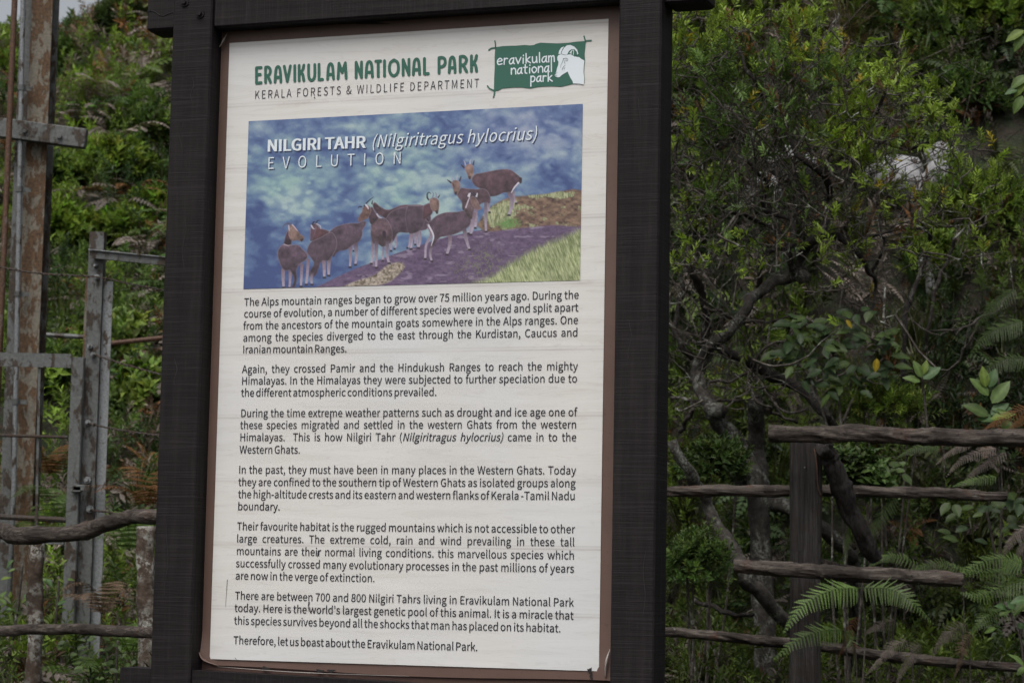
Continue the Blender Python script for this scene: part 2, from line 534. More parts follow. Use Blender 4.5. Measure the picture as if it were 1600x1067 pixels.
FN = .056
lu0 = (uv(270, 50, FN)[0] + uv(233.5, 1060, FN)[0]) / 2
lu1 = (uv(330, 50, FN)[0] + uv(296.5, 1060, FN)[0]) / 2
ru0 = (uv(966, 20, FN)[0] + uv(954, 1060, FN)[0]) / 2
ru1 = (uv(1032.5, 20, FN)[0] + uv(1021.5, 1060, FN)[0]) / 2
PW = .102
sb = pw((lu0 + ru1) / 2, -PC[2])
sign = thing('information_sign', sb, 'dark timber notice board with a pale printed sheet about goats, in front of the slope', 'sign')
sign.rotation_euler = (0, 0, YAW)
ztop = PC[2] + .98
for a, b in ((lu0, lu1), (ru0, ru1)):
    V, F = box(pw((a + b) / 2, 0, FN - PW / 2) * [1, 1, 0] + [0, 0, (ztop - .3) / 2], UX, -NN, Z3, (b - a) / 2, PW / 2, (ztop + .3) / 2, .004)
    post = part('post', V, F, M_TIMBER_V, sign)
    if a == lu0: lpost = post
# crossbeams, slotted between / behind the post faces
def plate(name, corners, n0, thick, mat, parent, bev=0):
    """four-cornered slab: corners (u,v) TL TR BR BL on the plane n0, thick backwards"""
    c = np.asarray(corners)
    V = np.vstack([pws(c, n0), pws(c, n0 - thick)])
    F = [[0, 3, 2, 1], [4, 5, 6, 7], [0, 1, 5, 4], [1, 2, 6, 5], [2, 3, 7, 6], [3, 0, 4, 7]]
    return part(name, V, F, mat, parent)
bn = .047
a = uv(336, 38.5, bn); b = uv(964, 6, bn)
sl = (b[1] - a[1]) / (b[0] - a[0])
def topv(u): return a[1] + sl * (u - a[0])
sv = uv(228, 49, bn - .012)
ul, ur = sv[0], uv(1104, 0, bn - .012)[0]
V1, F1 = box(pw((lu1 + ru0) / 2, topv((lu1 + ru0) / 2) + .062, bn - .045), UX, -NN, Z3, (ru0 - lu1) / 2 - .0005, .045, .062, .004)
tb = part('crossbeam', V1, F1, M_TIMBER_H, sign)
# beam ends that stick out past the posts
er = uv(1104, 1.0, bn - .012)
for u0, u1, vb in ((ul, lu0 - .0005, sv[1]), (ru1 + .0005, ur, uv(1080, 4, bn - .012)[1])):
    c = MB(); x, y = box(pw((u0 + u1) / 2, vb + .062, bn - .055), UX, -NN, Z3, (u1 - u0) / 2, .043, .062, .006); c.add(x, y)
    end = part('beam_end', *c.get(), M_TIMBER_H, sign)
    if u0 == ul:                                                    # drying crack in the beam end
        P = [pw(u0 + (u1 - u0) * t, vb + .047 + .006 * math.sin(t * 9) - t * .012, bn - .0115) for t in np.linspace(0, 1, 8)]
        part('crack', *tube(P, .0012, 4), M_STAIN, end)
# lower beam
q0, q1 = uv(299, 1046.5, bn), uv(560, 1062, bn)
def botv(u): return q0[1] + (q1[1] - q0[1]) / (q1[0] - q0[0]) * (u - q0[0])
plate('crossbeam', [(lu1 + .0005, botv(lu1)), (ru0 - .0005, botv(ru0)), (ru0 - .0005, botv(ru0) - .12), (lu1 + .0005, botv(lu1) - .12)], bn, .09, M_TIMBER_H, sign)
s0 = uv(188, 1042, bn - .012)
plate('beam_end', [(s0[0], s0[1]), (lu0 - .0005, s0[1] - .001), (lu0 - .0005, s0[1] - .12), (s0[0], s0[1] - .12)], bn - .012, .086, M_TIMBER_H, sign)
# drying cracks in the posts
for x, ya, yb, L in ((289, 340, 420, 1), (284, 190, 240, 1), (262, 820, 930, 1), (275, 560, 600, 1), (1001, 130, 210, 1), (985, 500, 560, 1), (1008, 860, 960, 1), (301, 120, 160, 1)):
    ts = np.linspace(0, 1, 14); P = []
    for t_ in ts:
        q = uv(x + 2.2 * math.sin(t_ * 7 + x) - t_ * (yb - ya) * .03, ya + (yb - ya) * t_, FN); P.append(pw(q[0], q[1], FN + .0001))
    part('crack', *tube(P, np.interp(ts, [0, .5, 1], [.0003, .0011, .0003]), 4), M_STAIN, lpost if x < 600 else post)
# bolts
for (bx, by, r) in ((289, 4, .0115), (313, 22, .0115), (1000, -20, .0115)):
    q = uv(bx, by, FN); c = MB()
    V, F = tube([pw(q[0], q[1], FN), pw(q[0], q[1], FN + .003)], r, 14); c.add(V, F)
    V, F = tube([pw(q[0], q[1], FN + .003), pw(q[0], q[1], FN + .009)], r * .55, 6); c.add(V, F)
    part('bolt', *c.get(), M_TIMBER_V, sign, smooth=False)

# brown vinyl sheet with a wavy lower edge and lifted corners; backing sheet behind it
wc = [uv(359, 68), uv(951, 30), uv(936, 1048), uv(328, 1029)]
WL, WR = (wc[0][0] + wc[3][0]) / 2, (wc[1][0] + wc[2][0]) / 2
WT, WB = (wc[0][1] + wc[1][1]) / 2, (wc[2][1] + wc[3][1]) / 2
plate('backing_sheet', [(lu1 - .03, WT + .10), (ru0 + .03, WT + .10), (ru0 + .03, WB - .10), (lu1 - .03, WB - .10)], -.006, .012, M_RUSTSHEET, sign)
def vinyl():
    nu, nv = 90, 130
    us = np.linspace(lu1 - .012, ru0 + .012, nu); v0, v1 = uv(312, 1034)[1] - .010, WT + .06
    G = []
    for j in range(nv):
        t = j / (nv - 1)
        for i, u in enumerate(us):
            s = i / (nu - 1)
            low = v0 + .004 * math.sin(s * 7 + 1) - .006 * s + (.030 * max(0, 1 - s / .05) ** 1.5 if s < .05 else 0) - .012 * s * 0
            v = low + (v1 - low) * t
            n = .0006 * math.sin(v * 9 + u * 4) - .0003
            d = math.hypot((s) * 1.0, t * 1.5)                       # curled lower left corner
            if d < .06: n += .012 * (1 - d / .06) ** 1.5
            dr = math.hypot((1 - s), t * 1.5)
            if dr < .075: n += .016 * (1 - dr / .075) ** 1.4
            G.append(pw(u, v, n - .001))
    a = np.arange(nu * nv).reshape(nv, nu); F = np.stack([a[:-1, :-1].ravel(), a[:-1, 1:].ravel(), a[1:, 1:].ravel(), a[1:, :-1].ravel()], 1)
    return part('brown_border_sheet', G, F, M_VINYL, sign, smooth=True)
vin = vinyl()
LIFT = .0012
def flat(name, pts, n0, mat, parent, px=True):
    P = [uv(*p) for p in pts] if px else pts
    return part(name, pws(P, n0), [list(range(len(P)))[::-1]], mat, parent)
poster = plate('printed_sheet', [(WL, WT), (WR, WT), (WR, WB), (WL, WB)], LIFT, .0004, M_POSTER, sign)

# small torn flaps and mould at the edges
M_FLAP = plain('vinyl_underside', (.30, .27, .25), .5)
def curl(pts, r, name='torn_flap', mat=M_FLAP):
    P = [pw(*uv(x, y, n), n) for x, y, n in pts]
    part(name, *tube(smooth_path(P, 14), np.interp(np.linspace(0, 1, 14), [0, .5, 1], [r * .3, r, r * .3]), 7, wob=.35, flat=.5), mat, sign, smooth=True)
curl([(355, 52, .006), (349, 64, .012), (342, 76, .006)], .004)
curl([(343, 50, .004), (341, 62, .006), (343, 78, .004)], .005, 'rust_patch', M_RUSTSHEET)
curl([(309, 1014, .010), (318, 1030, .014), (342, 1040, .008)], .0038, mat=M_VINYL)
curl([(953, 1014, .006), (947, 1034, .014), (946, 1058, .010)], .006)
curl([(340, 1041, .004), (470, 1050, .004), (640, 1056, .003)], .0022, 'sheet_edge', M_FLAP)
for k, (x, y, w, h) in enumerate([(392, 42.5, 20, 6.5), (415, 1044, 7, 3), (500, 1047.5, 6, 2.5), (518, 1047.5, 6, 2.5), (922, 1047, 3.2, 4.5), (924.5, 1056, 2.2, 6), (560, 36, 40, 3)]):
    P = []
    for t in np.linspace(0, 2 * math.pi, 15)[:-1]:
        rr = 1 + .35 * math.sin(3 * t + k) + .2 * math.sin(7 * t + 2 * k)
        P.append((x + w * rr * math.cos(t), y + h * rr * math.sin(t)))
    flat('mould_spot', P, LIFT + .0012, M_STAIN, vin)

# ---- lettering -----------------------------------------------------------------
G_DATA = {
 'A': (639, [[4,0,102,0,176,235,458,235,532,0,634,0,373,770,265,770], [201,312,238,431,315,691,319,691,397,431,434,312]]),
 'B': (690, [[106,0,351,0,503,25,605,100,643,226,623,316,568,377,486,410,486,415,570,478,599,582,565,691,472,751,334,770,106,770], [203,443,203,693,321,693,422,681,483,642,503,569,484,502,424,458,317,443], [203,78,203,368,337,368,452,353,523,307,547,229,522,144,450,94,337,78]]),
 'C': (670, [[396,-14,529,15,632,97,579,159,499,95,400,71,273,110,190,219,161,388,191,554,276,661,403,699,492,678,561,626,613,689,526,755,402,784,227,735,106,599,61,384,105,170,224,34]]),
 'D': (723, [[106,0,303,0,499,46,619,179,661,388,619,596,497,725,298,770,106,770], [203,80,203,691,290,691,441,656,531,553,561,388,531,221,441,116,290,80]]),
 'E': (619, [[106,0,561,0,561,83,203,83,203,363,495,363,495,446,203,446,203,688,549,688,549,770,106,770]]),
 'F': (580, [[106,0,203,0,203,346,497,346,497,428,203,428,203,688,549,688,549,770,106,770]]),
 'G': (724, [[409,-14,547,12,646,76,646,399,393,399,393,318,557,318,557,117,496,83,418,71,278,110,191,219,161,388,193,554,281,661,417,699,514,677,583,626,636,689,548,754,414,784,232,735,107,599,61,384,106,170,228,34]]),
 'H': (765, [[106,0,203,0,203,363,562,363,562,0,660,0,660,770,562,770,562,447,203,447,203,770,106,770]]),
 'I': (308, [[106,0,203,0,203,770,106,770]]),
 'K': (679, [[106,0,203,0,203,244,335,401,566,0,674,0,396,478,638,770,527,770,205,383,203,383,203,770,106,770]]),
 'L': (570, [[106,0,540,0,540,83,203,83,203,770,106,770]]),
 'M': (853, [[106,0,193,0,193,426,181,653,185,653,247,478,393,78,458,78,603,478,665,653,669,653,657,426,657,0,747,0,747,770,630,770,483,358,430,197,425,197,370,358,223,770,106,770]]),
 'N': (759, [[106,0,197,0,197,404,186,645,190,645,273,486,554,0,653,0,653,770,561,770,561,370,575,126,569,126,486,285,205,770,106,770]]),
 'O': (779, [[390,-14,561,36,676,174,718,388,676,600,561,736,390,784,219,736,103,600,61,388,103,174,219,36], [390,71,269,111,189,220,161,388,189,554,269,661,390,699,511,661,590,554,619,388,590,220,511,111]]),
 'P': (665, [[106,0,203,0,203,307,330,307,479,332,577,410,613,544,577,677,477,749,326,770,106,770], [203,386,203,691,313,691,426,678,494,632,517,544,495,454,429,402,317,386]]),
 'R': (667, [[203,404,203,691,332,691,434,678,497,635,519,555,497,471,434,421,332,404], [528,0,638,0,442,337,533,378,594,450,616,555,581,681,486,750,347,770,106,770,106,0,203,0,203,327,341,327]]),
 'S': (626, [[319,-14,459,16,549,94,581,205,560,300,503,366,422,411,313,458,226,504,185,587,224,668,329,699,426,679,504,627,555,689,456,757,329,784,204,757,118,685,86,580,111,485,170,422,243,382,353,334,445,283,482,196,463,131,408,87,320,71,205,98,108,167,50,100,169,17]]),
 'T': (629, [[266,0,363,0,363,688,597,688,597,770,33,770,33,688,266,688]]),
 'U': (757, [[379,-14,520,17,619,122,655,317,655,770,562,770,562,315,537,170,472,94,379,71,288,94,224,170,200,315,200,770,103,770,103,317,140,122,238,17]]),
 'V': (604, [[247,0,359,0,604,770,505,770,381,353,307,99,303,99,228,353,103,770,1,770]]),
 'W': (922, [[190,0,306,0,420,464,459,640,463,640,501,464,618,0,735,0,894,770,801,770,718,351,676,101,670,101,616,351,508,770,419,770,313,351,258,101,254,101,208,351,127,770,27,770]]),
 ' ': (235, []),
 'a': (591, [[228,-14,328,10,417,68,420,68,429,0,507,0,507,351,487,475,423,556,310,585,183,560,86,511,123,444,201,486,294,505,366,484,402,431,412,361,213,321,99,252,62,148,84,60,142,5], [255,64,184,85,154,154,178,219,260,267,412,297,412,139,333,83]]),
 'b': (649, [[348,-14,470,23,560,127,596,294,569,448,493,549,369,585,275,562,189,505,193,607,193,836,97,836,97,0,173,0,182,59,186,59,266,6], [332,67,267,80,193,126,193,426,271,484,345,504,432,478,481,404,496,293,474,172,416,94]]),
 'c': (536, [[321,-14,420,6,506,58,464,123,403,83,330,66,237,94,176,170,153,285,177,400,240,476,333,504,394,491,446,455,495,518,425,565,329,585,192,549,93,447,55,285,90,123,185,22]]),
 'd': (651, [[291,-14,387,10,464,67,467,67,476,0,555,0,555,836,458,836,458,617,463,519,389,567,303,585,181,548,91,445,56,285,85,123,166,21], [312,67,227,93,173,168,154,286,177,400,236,477,319,504,389,490,458,444,458,145,387,86]]),
 'e': (582, [[328,-14,431,3,515,44,481,108,414,75,338,63,243,88,177,157,149,263,534,263,538,317,511,459,434,552,310,585,186,549,92,445,55,285,92,124,189,22], [148,331,178,427,236,488,312,508,388,488,437,428,454,331]]),
 'f': (341, [[35,493,112,493,112,0,208,0,208,493,329,493,329,570,208,570,208,661,228,744,289,773,353,757,374,832,330,845,278,850,185,827,130,762,112,662,112,570,35,565]]),
 'g': (592, [[289,-263,442,-235,542,-163,578,-65,555,12,489,56,379,70,267,70,188,88,167,132,178,172,204,201,245,186,288,181,394,205,469,274,497,379,484,447,451,497,567,497,567,570,369,570,288,585,182,560,104,490,75,381,98,290,149,228,149,224,106,181,86,118,101,61,138,24,138,19,75,-39,54,-110,84,-193,166,-245], [288,246,203,282,167,381,203,480,288,515,374,480,410,381,374,282], [303,-196,181,-169,138,-97,151,-47,195,0,269,-8,368,-8,454,-25,483,-81,434,-161]]),
 'h': (638, [[97,0,193,0,193,414,270,479,349,501,410,485,446,436,457,349,457,0,553,0,553,361,534,484,477,559,378,585,274,557,189,489,193,607,193,836,97,836]]),
 'i': (289, [[97,0,193,0,193,570,97,570], [145,688,191,705,209,752,191,797,145,814,99,797,82,752,99,705]]),
 'j': (289, [[37,-254,128,-231,178,-166,193,-65,193,570,98,570,98,-65,84,-147,27,-178,-27,-167,-46,-239], [145,688,191,705,209,752,191,797,145,814,99,797,81,752,99,705]]),
 'k': (580, [[97,0,191,0,191,150,298,275,465,0,569,0,354,340,544,570,437,570,195,270,191,270,191,836,97,836]]),
 'l': (298, [[197,-14,253,-5,239,68,220,66,201,76,193,107,193,836,97,836,97,113,120,20]]),
 'm': (973, [[97,0,193,0,193,414,268,480,336,501,396,485,431,436,442,349,442,0,538,0,538,414,613,480,682,501,741,485,776,436,788,349,788,0,883,0,883,361,865,484,808,559,711,585,613,554,522,476,468,556,364,585,269,557,187,487,185,487,175,570,97,570]]),
 'n': (641, [[97,0,193,0,193,414,270,479,349,501,410,485,446,436,457,349,457,0,553,0,553,361,534,484,477,559,378,585,274,557,187,487,185,487,175,570,97,570]]),
 'o': (637, [[318,-14,449,22,545,123,582,285,545,447,449,549,318,585,188,549,92,447,55,285,92,123,188,22], [318,66,232,94,174,170,153,285,174,400,232,476,318,504,405,476,463,400,484,285,463,170,405,94]]),
 'p': (651, [[97,-241,193,-241,193,-47,190,53,269,3,348,-14,470,23,560,127,596,294,569,448,493,549,369,585,272,561,187,504,185,504,175,570,97,570], [332,67,267,80,193,126,193,426,272,484,345,504,432,478,481,404,496,293,474,172,416,94]]),
 'q': (651, [[458,-241,555,-241,555,570,478,570,468,517,466,517,391,567,303,585,181,548,91,445,56,285,85,123,166,21,291,-14,385,9,463,66,458,-38], [312,67,227,93,173,168,154,286,177,400,236,477,319,504,389,490,458,444,458,145,387,86]]),
 'r': (408, [[97,0,193,0,193,367,261,469,336,499,392,489,410,572,349,585,259,553,187,466,185,466,175,570,97,570]]),
 's': (492, [[246,-14,359,10,429,71,453,155,426,242,361,294,279,329,194,367,157,428,182,486,263,511,332,496,392,460,438,520,360,566,262,585,155,563,88,505,65,423,90,344,153,292,231,258,320,217,361,150,334,87,249,61,158,80,80,129,34,65,129,9]]),
 't': (396, [[275,-14,329,-7,381,7,362,80,297,64,228,93,209,173,209,493,364,493,364,570,209,570,209,731,129,731,119,570,28,565,28,493,113,493,113,176,129,76,180,10]]),
 'u': (638, [[264,-14,367,15,452,89,455,89,462,0,542,0,542,570,446,570,446,166,371,92,292,69,231,85,196,134,185,221,185,570,88,570,88,209,107,86,164,12]]),
 'v': (547, [[220,0,332,0,534,570,439,570,331,246,278,78,273,78,221,246,113,570,14,570]]),
 'w': (842, [[187,0,298,0,379,306,418,472,423,472,462,308,544,0,661,0,815,570,723,570,640,241,605,82,600,82,560,241,471,570,377,570,288,241,250,82,245,82,211,241,126,570,28,570]]),
 'x': (523, [[16,0,117,0,193,133,251,235,256,235,318,133,402,0,507,0,319,288,493,570,393,570,322,445,272,350,267,350,211,445,134,570,30,570,204,297]]),
 'y': (547, [[106,-246,203,-219,272,-149,319,-48,534,570,440,570,337,254,291,92,286,92,229,254,113,570,14,570,243,-1,230,-44,181,-132,102,-167,58,-158,39,-234]]),
 'z': (499, [[37,0,468,0,468,78,158,78,459,519,459,570,69,570,69,493,337,493,37,51]]),
 '0': (583, [[292,-14,419,31,502,164,532,388,502,609,419,740,292,784,165,740,82,609,53,388,82,164,165,31], [292,64,215,98,164,203,145,388,164,571,215,675,292,708,369,675,420,571,439,388,420,203,369,98]]),
 '1': (583, [[92,0,515,0,515,80,360,80,360,770,287,770,217,738,127,715,127,654,265,654,265,80,92,80]]),
 '2': (583, [[46,0,530,0,530,83,317,83,191,76,350,242,455,402,494,558,466,677,388,755,269,784,142,753,42,671,98,617,170,681,257,706,337,686,384,632,399,554,361,413,245,250,46,57]]),
 '3': (583, [[276,-14,402,13,490,88,524,206,502,299,444,364,361,401,361,407,460,475,498,591,469,695,389,761,273,784,155,758,59,692,110,631,183,685,270,706,365,673,400,584,380,509,313,457,187,437,187,363,328,344,404,291,426,209,406,133,352,84,270,66,159,93,80,154,30,92,127,19]]),
 '4': (583, [[357,0,447,0,447,212,550,212,550,289,447,289,447,770,341,770,21,275,21,212,357,212], [357,289,121,289,296,551,358,665,362,665,357,525]]),
 '5': (583, [[275,-14,398,17,491,107,527,250,495,389,412,470,295,496,233,488,180,465,200,688,489,688,489,770,116,770,90,411,142,378,203,412,270,423,354,402,410,342,430,248,407,151,349,88,266,66,154,92,77,151,28,88,126,18]]),
 '6': (583, [[316,-14,427,18,507,105,538,236,511,371,437,451,324,478,232,453,149,386,179,574,250,675,348,705,415,689,470,646,524,705,448,762,343,784,203,743,99,609,59,368,93,156,184,29], [151,309,231,384,308,407,385,386,431,327,446,236,429,144,383,84,316,62,233,90,177,174]]),
 '7': (583, [[208,0,308,0,332,267,398,492,534,712,534,770,51,770,51,688,425,688,305,481,237,261]]),
 '8': (583, [[294,-14,420,13,504,84,535,185,495,311,405,388,405,393,473,469,507,579,482,684,409,755,296,782,188,757,113,689,85,586,116,482,189,409,189,404,92,322,48,191,80,85,167,13], [347,418,261,457,197,510,172,586,207,676,295,710,391,671,425,574,405,492], [295,58,212,76,155,126,133,200,163,299,239,374,341,329,415,273,443,188,403,94]]),
 '9': (583, [[247,-14,383,29,486,167,526,418,492,622,400,743,267,784,156,752,77,665,46,534,73,400,146,319,258,292,353,317,436,386,405,197,336,96,244,66,172,82,113,125,61,65,139,9], [435,466,355,387,274,363,198,385,152,444,137,534,154,626,201,687,268,709,352,681,409,600]]),
 '.': (292, [[146,-14,195,6,215,59,195,112,146,132,97,112,77,59,97,6]]),
 ',': (292, [[79,-200,191,-113,232,20,211,103,151,132,100,114,79,65,100,16,149,-2,161,-1,132,-85,56,-143]]),
 "'": (292, [[116,507,175,507,193,703,195,810,95,810,97,703]]),
 '-': (364, [[48,257,317,257,317,331,48,331]]),
 '(': (355, [[251,-206,310,-180,209,63,176,327,209,590,310,832,251,859,138,611,97,327,138,41]]),
 ')': (355, [[104,-206,217,41,258,327,217,611,104,859,44,832,146,590,180,327,146,63,44,-180]]),
 '&': (714, [[272,-14,395,10,494,75,586,19,671,-14,696,66,628,93,553,140,632,269,687,415,598,415,552,292,489,188,384,289,294,404,377,469,442,542,467,632,449,711,398,764,316,784,223,759,162,695,140,603,153,515,190,422,84,329,38,200,68,89,150,14], [431,125,360,80,284,63,206,81,152,130,131,205,160,286,229,355,322,234], [258,467,231,538,222,604,247,684,317,716,373,690,390,630,350,541]]),
}
G = {c: (a / 3000, [np.array(q).reshape(-1, 2) / 3000 for q in P]) for c, (a, P) in G_DATA.items()}
CAP = 0.2567
from mathutils.geometry import tessellate_polygon
_gm = {}
def shoelace(q):
    return .5 * float(np.sum(q[:, 0] * np.roll(q[:, 1], -1) - np.roll(q[:, 0], -1) * q[:, 1]))
def glyph_mesh(c, off):
    """outline of one character, fattened by off, cut into triangles; retried until the areas agree"""
    key = (c, round(off, 4))
    if key in _gm: return _gm[key]
    loops = G[c][1]
    if not loops:
        _gm[key] = (np.zeros((0, 2)), []); return _gm[key]
    sign = -1 if sum(shoelace(q) for q in loops) < 0 else 1
    out = []
    for q in loops:
        keep = np.linalg.norm(q - np.roll(q, 1, axis=0), axis=1) > 1e-4; q = q[keep]
        e = np.roll(q, -1, axis=0) - q; e /= np.linalg.norm(e, axis=1)[:, None]
        n_ = np.c_[e[:, 1], -e[:, 0]] * sign; m_ = n_ + np.roll(n_, 1, axis=0)
        m_ = m_ / np.maximum((m_ ** 2).sum(1) / 2, .5)[:, None]
        out.append(q + m_ * off)
    want = abs(sum(shoelace(q) for q in out)); g = np.random.default_rng(3); best = None
    for tr_ in range(40):
        jl = [q * 100 + (g.normal(size=q.shape) * .004 * tr_ if tr_ else 0) for q in out]
        st_ = np.concatenate([[0], np.cumsum([len(q) for q in jl])]); outer = [j for j, q in enumerate(jl) if shoelace(q) * sign > 0]
        groups = [[j] for j in outer] if len(outer) > 1 else [list(range(len(jl)))]           # dots of i and j on their own
        T_ = []
        for gr_ in groups:
            ix_ = np.concatenate([np.arange(st_[j], st_[j + 1]) for j in gr_])
            T_ += [tuple(int(ix_[v]) for v in t) for t in tessellate_polygon([[Vector((p[0], p[1], 0)) for p in jl[j]] for j in gr_])]
        A_ = np.vstack(jl) / 100
        got = sum(abs(shoelace(A_[list(t)])) for t in T_); er = abs(got - want) / want
        if best is None or er < best[0]: best = (er, T_)
        if er < .01: break
    V_ = np.vstack(out); F_ = []
    for t in best[1]:
        t = list(t); F_.append(t if shoelace(V_[t]) < 0 else t[::-1])
    _gm[key] = (V_, F_)
    return _gm[key]
def text_line(name, s, p0, p1, cap_px, parent, mat=M_INK, sx=1.0, off=0.0, shear=0.0, mode='word', n0=None, italic=None, dpx=(0, 0), skew=True):
    """one printed line; p0 / p1: left and right end of its baseline in the photograph"""
    n0 = LIFT + .0012 if n0 is None else n0
    a, b = uv(p0[0] + dpx[0], p0[1] + dpx[1]), uv(p1[0] + dpx[0], p1[1] + dpx[1])
    W = b[0] - a[0]; k = cap_px * .001497 / CAP
    adv = [G[c][0] * k * sx for c in s]
    nat = sum(adv) - k * sx * .012
    if mode == 'word':
        g = s.count(' '); ex_w = (W - nat) / max(g, 1); ex_c = 0
        if g and ex_w < -.40 * G[' '][0] * k * sx:
            f = -.40 * G[' '][0] * k * sx; ex_c = (W - nat - f * g) / (len(s) - 1); ex_w = f
    else:
        ex_w = 0; ex_c = (W - nat) / (len(s) - 1)
    x = 0.0; pts = []; F = []; nn = 0
    for i, c in enumerate(s):
        sh = shear if italic is None or italic[0] <= i < italic[1] else 0.0
        Vg, Fg = glyph_mesh(c, off / k)
        if len(Fg):
            q = np.c_[x + Vg[:, 0] * k * sx + Vg[:, 1] * k * sh, Vg[:, 1] * k]
            pts.append(q); F += [[int(t) + nn for t in f] for f in Fg]; nn += len(q)
        x += adv[i] + ex_c + (ex_w if c == ' ' else 0)
    co = np.vstack(pts)
    d = (b - a) / W
    U = a[0] + co[:, 0]; Vv = a[1] + co[:, 1] + d[1] * co[:, 0]
    return part(name, pws(np.c_[U, Vv], n0), F, mat, parent)

def C1(x, y): return (360 + x / 2.857, 450 + y / 2.857)
def C2(x, y): return (360 + x / 2.857, 710 + y / 2.857)
BODY = [
 ("The Alps mountain ranges began to grow over 75 million years ago. During the", C1(62, 80), C1(1556, 48)),
 ("course of evolution, a number of different species were evolved and split apart", C1(61, 132), C1(1553, 104)),
 ("from the ancestors of the mountain goats somewhere in the Alps ranges. One", C1(58, 186), C1(1553, 160)),
 ("among the species diverged to the east through the Kurdistan, Caucus and", C1(57, 239), C1(1552, 216)),
 ("Iranian mountain Ranges.", C1(55, 291), C1(521, 287)),
 ("Again, they crossed Pamir and the Hindukush Ranges to reach the mighty", C1(53, 379), C1(1551, 366)),
 ("Himalayas. In the Himalayas they were subjected to further speciation due to", C1(50, 431), C1(1549, 421)),
 ("the different atmospheric conditions prevailed.", C1(48, 484), C1(922, 481)),
 ("During the time extreme weather patterns such as drought and ice age one of", C1(46, 575), C1(1547, 571)),
 ("these species migrated and settled in the western Ghats from the western", C1(44, 628), C1(1546, 626)),
 ("Himalayas.  This is how Nilgiri Tahr (Nilgiritragus hylocrius) came in to the", C1(42, 682), C1(1545, 683)),
 ("Western Ghats.", C1(41, 737), C1(313, 738)),
 ("In the past, they must have been in many places in the Western Ghats. Today", C2(37, 84), C2(1543, 88)),
 ("they are confined to the southern tip of Western Ghats as isolated groups along", C2(36, 139), C2(1541, 145)),
 ("the high-altitude crests and its eastern and western flanks of Kerala -Tamil Nadu", C2(35, 193), C2(1540, 202)),
 ("boundary.", C2(33, 247), C2(220, 249)),
 ("Their favourite habitat is the rugged mountains which is not accessible to other", C2(30, 336), C2(1538, 350)),
 ("large creatures. The extreme cold, rain and wind prevailing in these tall", C2(28, 391), C2(1537, 408)),
 ("mountains are their normal living conditions. this marvellous species which", C2(27, 446), C2(1536, 467)),
 ("successfully crossed many evolutionary processes in the past millions of years", C2(25, 501), C2(1535, 526)),
 ("are now in the verge of extinction.", C2(23, 556), C2(646, 568)),
 ("There are between 700 and 800 Nilgiri Tahrs living in Eravikulam National Park", C2(21, 645), C2(1533, 677)),
 ("today. Here is the world's largest genetic pool of this animal. It is a miracle that", C2(19, 700), C2(1532, 735)),
 ("this species survives beyond all the shocks that man has placed on its habitat.", C2(17, 756), C2(1476, 792)),
 ("Therefore, let us boast about the Eravikulam National Park.", C2(14, 844), C2(1105, 875)),
]
for s, p0, p1 in BODY:
    it = None
    if 'hylocrius' in s: it = (s.index('Nilgiritragus'), s.index(')') + 1)
    text_line('text_line', s, p0, p1, 12.3, poster, sx=.93, off=.00016, shear=.2 if it else 0, italic=it)

def ink_strokes(name, strokes, width, parent, mat, n0, px=True, taper=False):
    """round-ended ink strokes given as polylines in photograph pixels"""
    mb = MB(); lift = 0
    for st in strokes:
        P = np.array([uv(*p) for p in st]); 
        if len(P) > 2: P = smooth_path(P, len(P) * 4)
        w = width * .001497 / 2
        ws = np.full(len(P), w)
        if taper: ws = w * np.interp(np.linspace(0, 1, len(P)), [0, .4, 1], [1.25, .9, .5])
        T = np.gradient(P, axis=0); T /= np.linalg.norm(T, axis=1)[:, None] + 1e-12
        Nn = np.c_[-T[:, 1], T[:, 0]]
        A = P + Nn * ws[:, None]; B = P - Nn * ws[:, None]
        lift += .00003; n = len(P)
        V = np.vstack([pws(A, n0 + lift), pws(B, n0 + lift)])
        mb.add(V, [[i, n + i, n + i + 1, i + 1] for i in range(n - 1)])
        for e_ in (0, -1):
            lift += .00003
            D = [P[e_] + ws[e_] * np.array([math.cos(t), math.sin(t)]) for t in np.linspace(0, 2 * math.pi, 11)[:-1]]
            mb.add(pws(D, n0 + lift), [list(range(10))[::-1]])
    return part(name, *mb.get(), mat, parent)

TITLE = {
 'E': [[(1, 1), (0, 1)], [(0, 1), (0, 0)], [(0, 0), (1, 0)], [(0, .55), (.8, .55)]],
 'R': [[(0, 0), (0, 1)], [(0, 1), (.55, 1), (.95, .86), (.98, .66), (.6, .46), (.05, .45)], [(.45, .45), (1.05, 0)]],
 'A': [[(0, 0), (.08, .55), (.2, .88), (.5, 1), (.8, .88), (.92, .55), (1, 0)], [(.05, .3), (.95, .3)]],
 'V': [[(0, 1), (.5, 0)], [(.5, 0), (1, 1)]], 'I': [[(.5, 0), (.5, 1)]],
 'K': [[(0, 0), (0, 1)], [(1, 1), (.75, .7), (.1, .5)], [(.1, .5), (.75, .4), (1, 0)]],
 'U': [[(0, 1), (0, .35), (.15, .08), (.5, -.02), (.85, .08), (1, .35), (1, 1)]],
 'L': [[(0, 1), (0, 0)], [(0, 0), (1, 0)]],
 'M': [[(0, 0), (.1, 1)], [(.1, 1), (.5, .4)], [(.5, .4), (.9, 1)], [(.9, 1), (1, 0)]],
 'N': [[(0, 0), (0, 1)], [(0, 1), (1, 0)], [(1, 0), (1, 1)]],
 'T': [[(0, 1), (1, 1)], [(.5, 1), (.5, 0)]],
 'O': [[(.5, 1.02), (.12, .85), (0, .5), (.12, .15), (.5, -.02), (.88, .15), (1, .5), (.88, .85), (.5, 1.02)]],
 'P': [[(0, 0), (0, 1)], [(0, 1), (.55, 1), (.97, .86), (.97, .6), (.6, .42), (.05, .4)]],
}
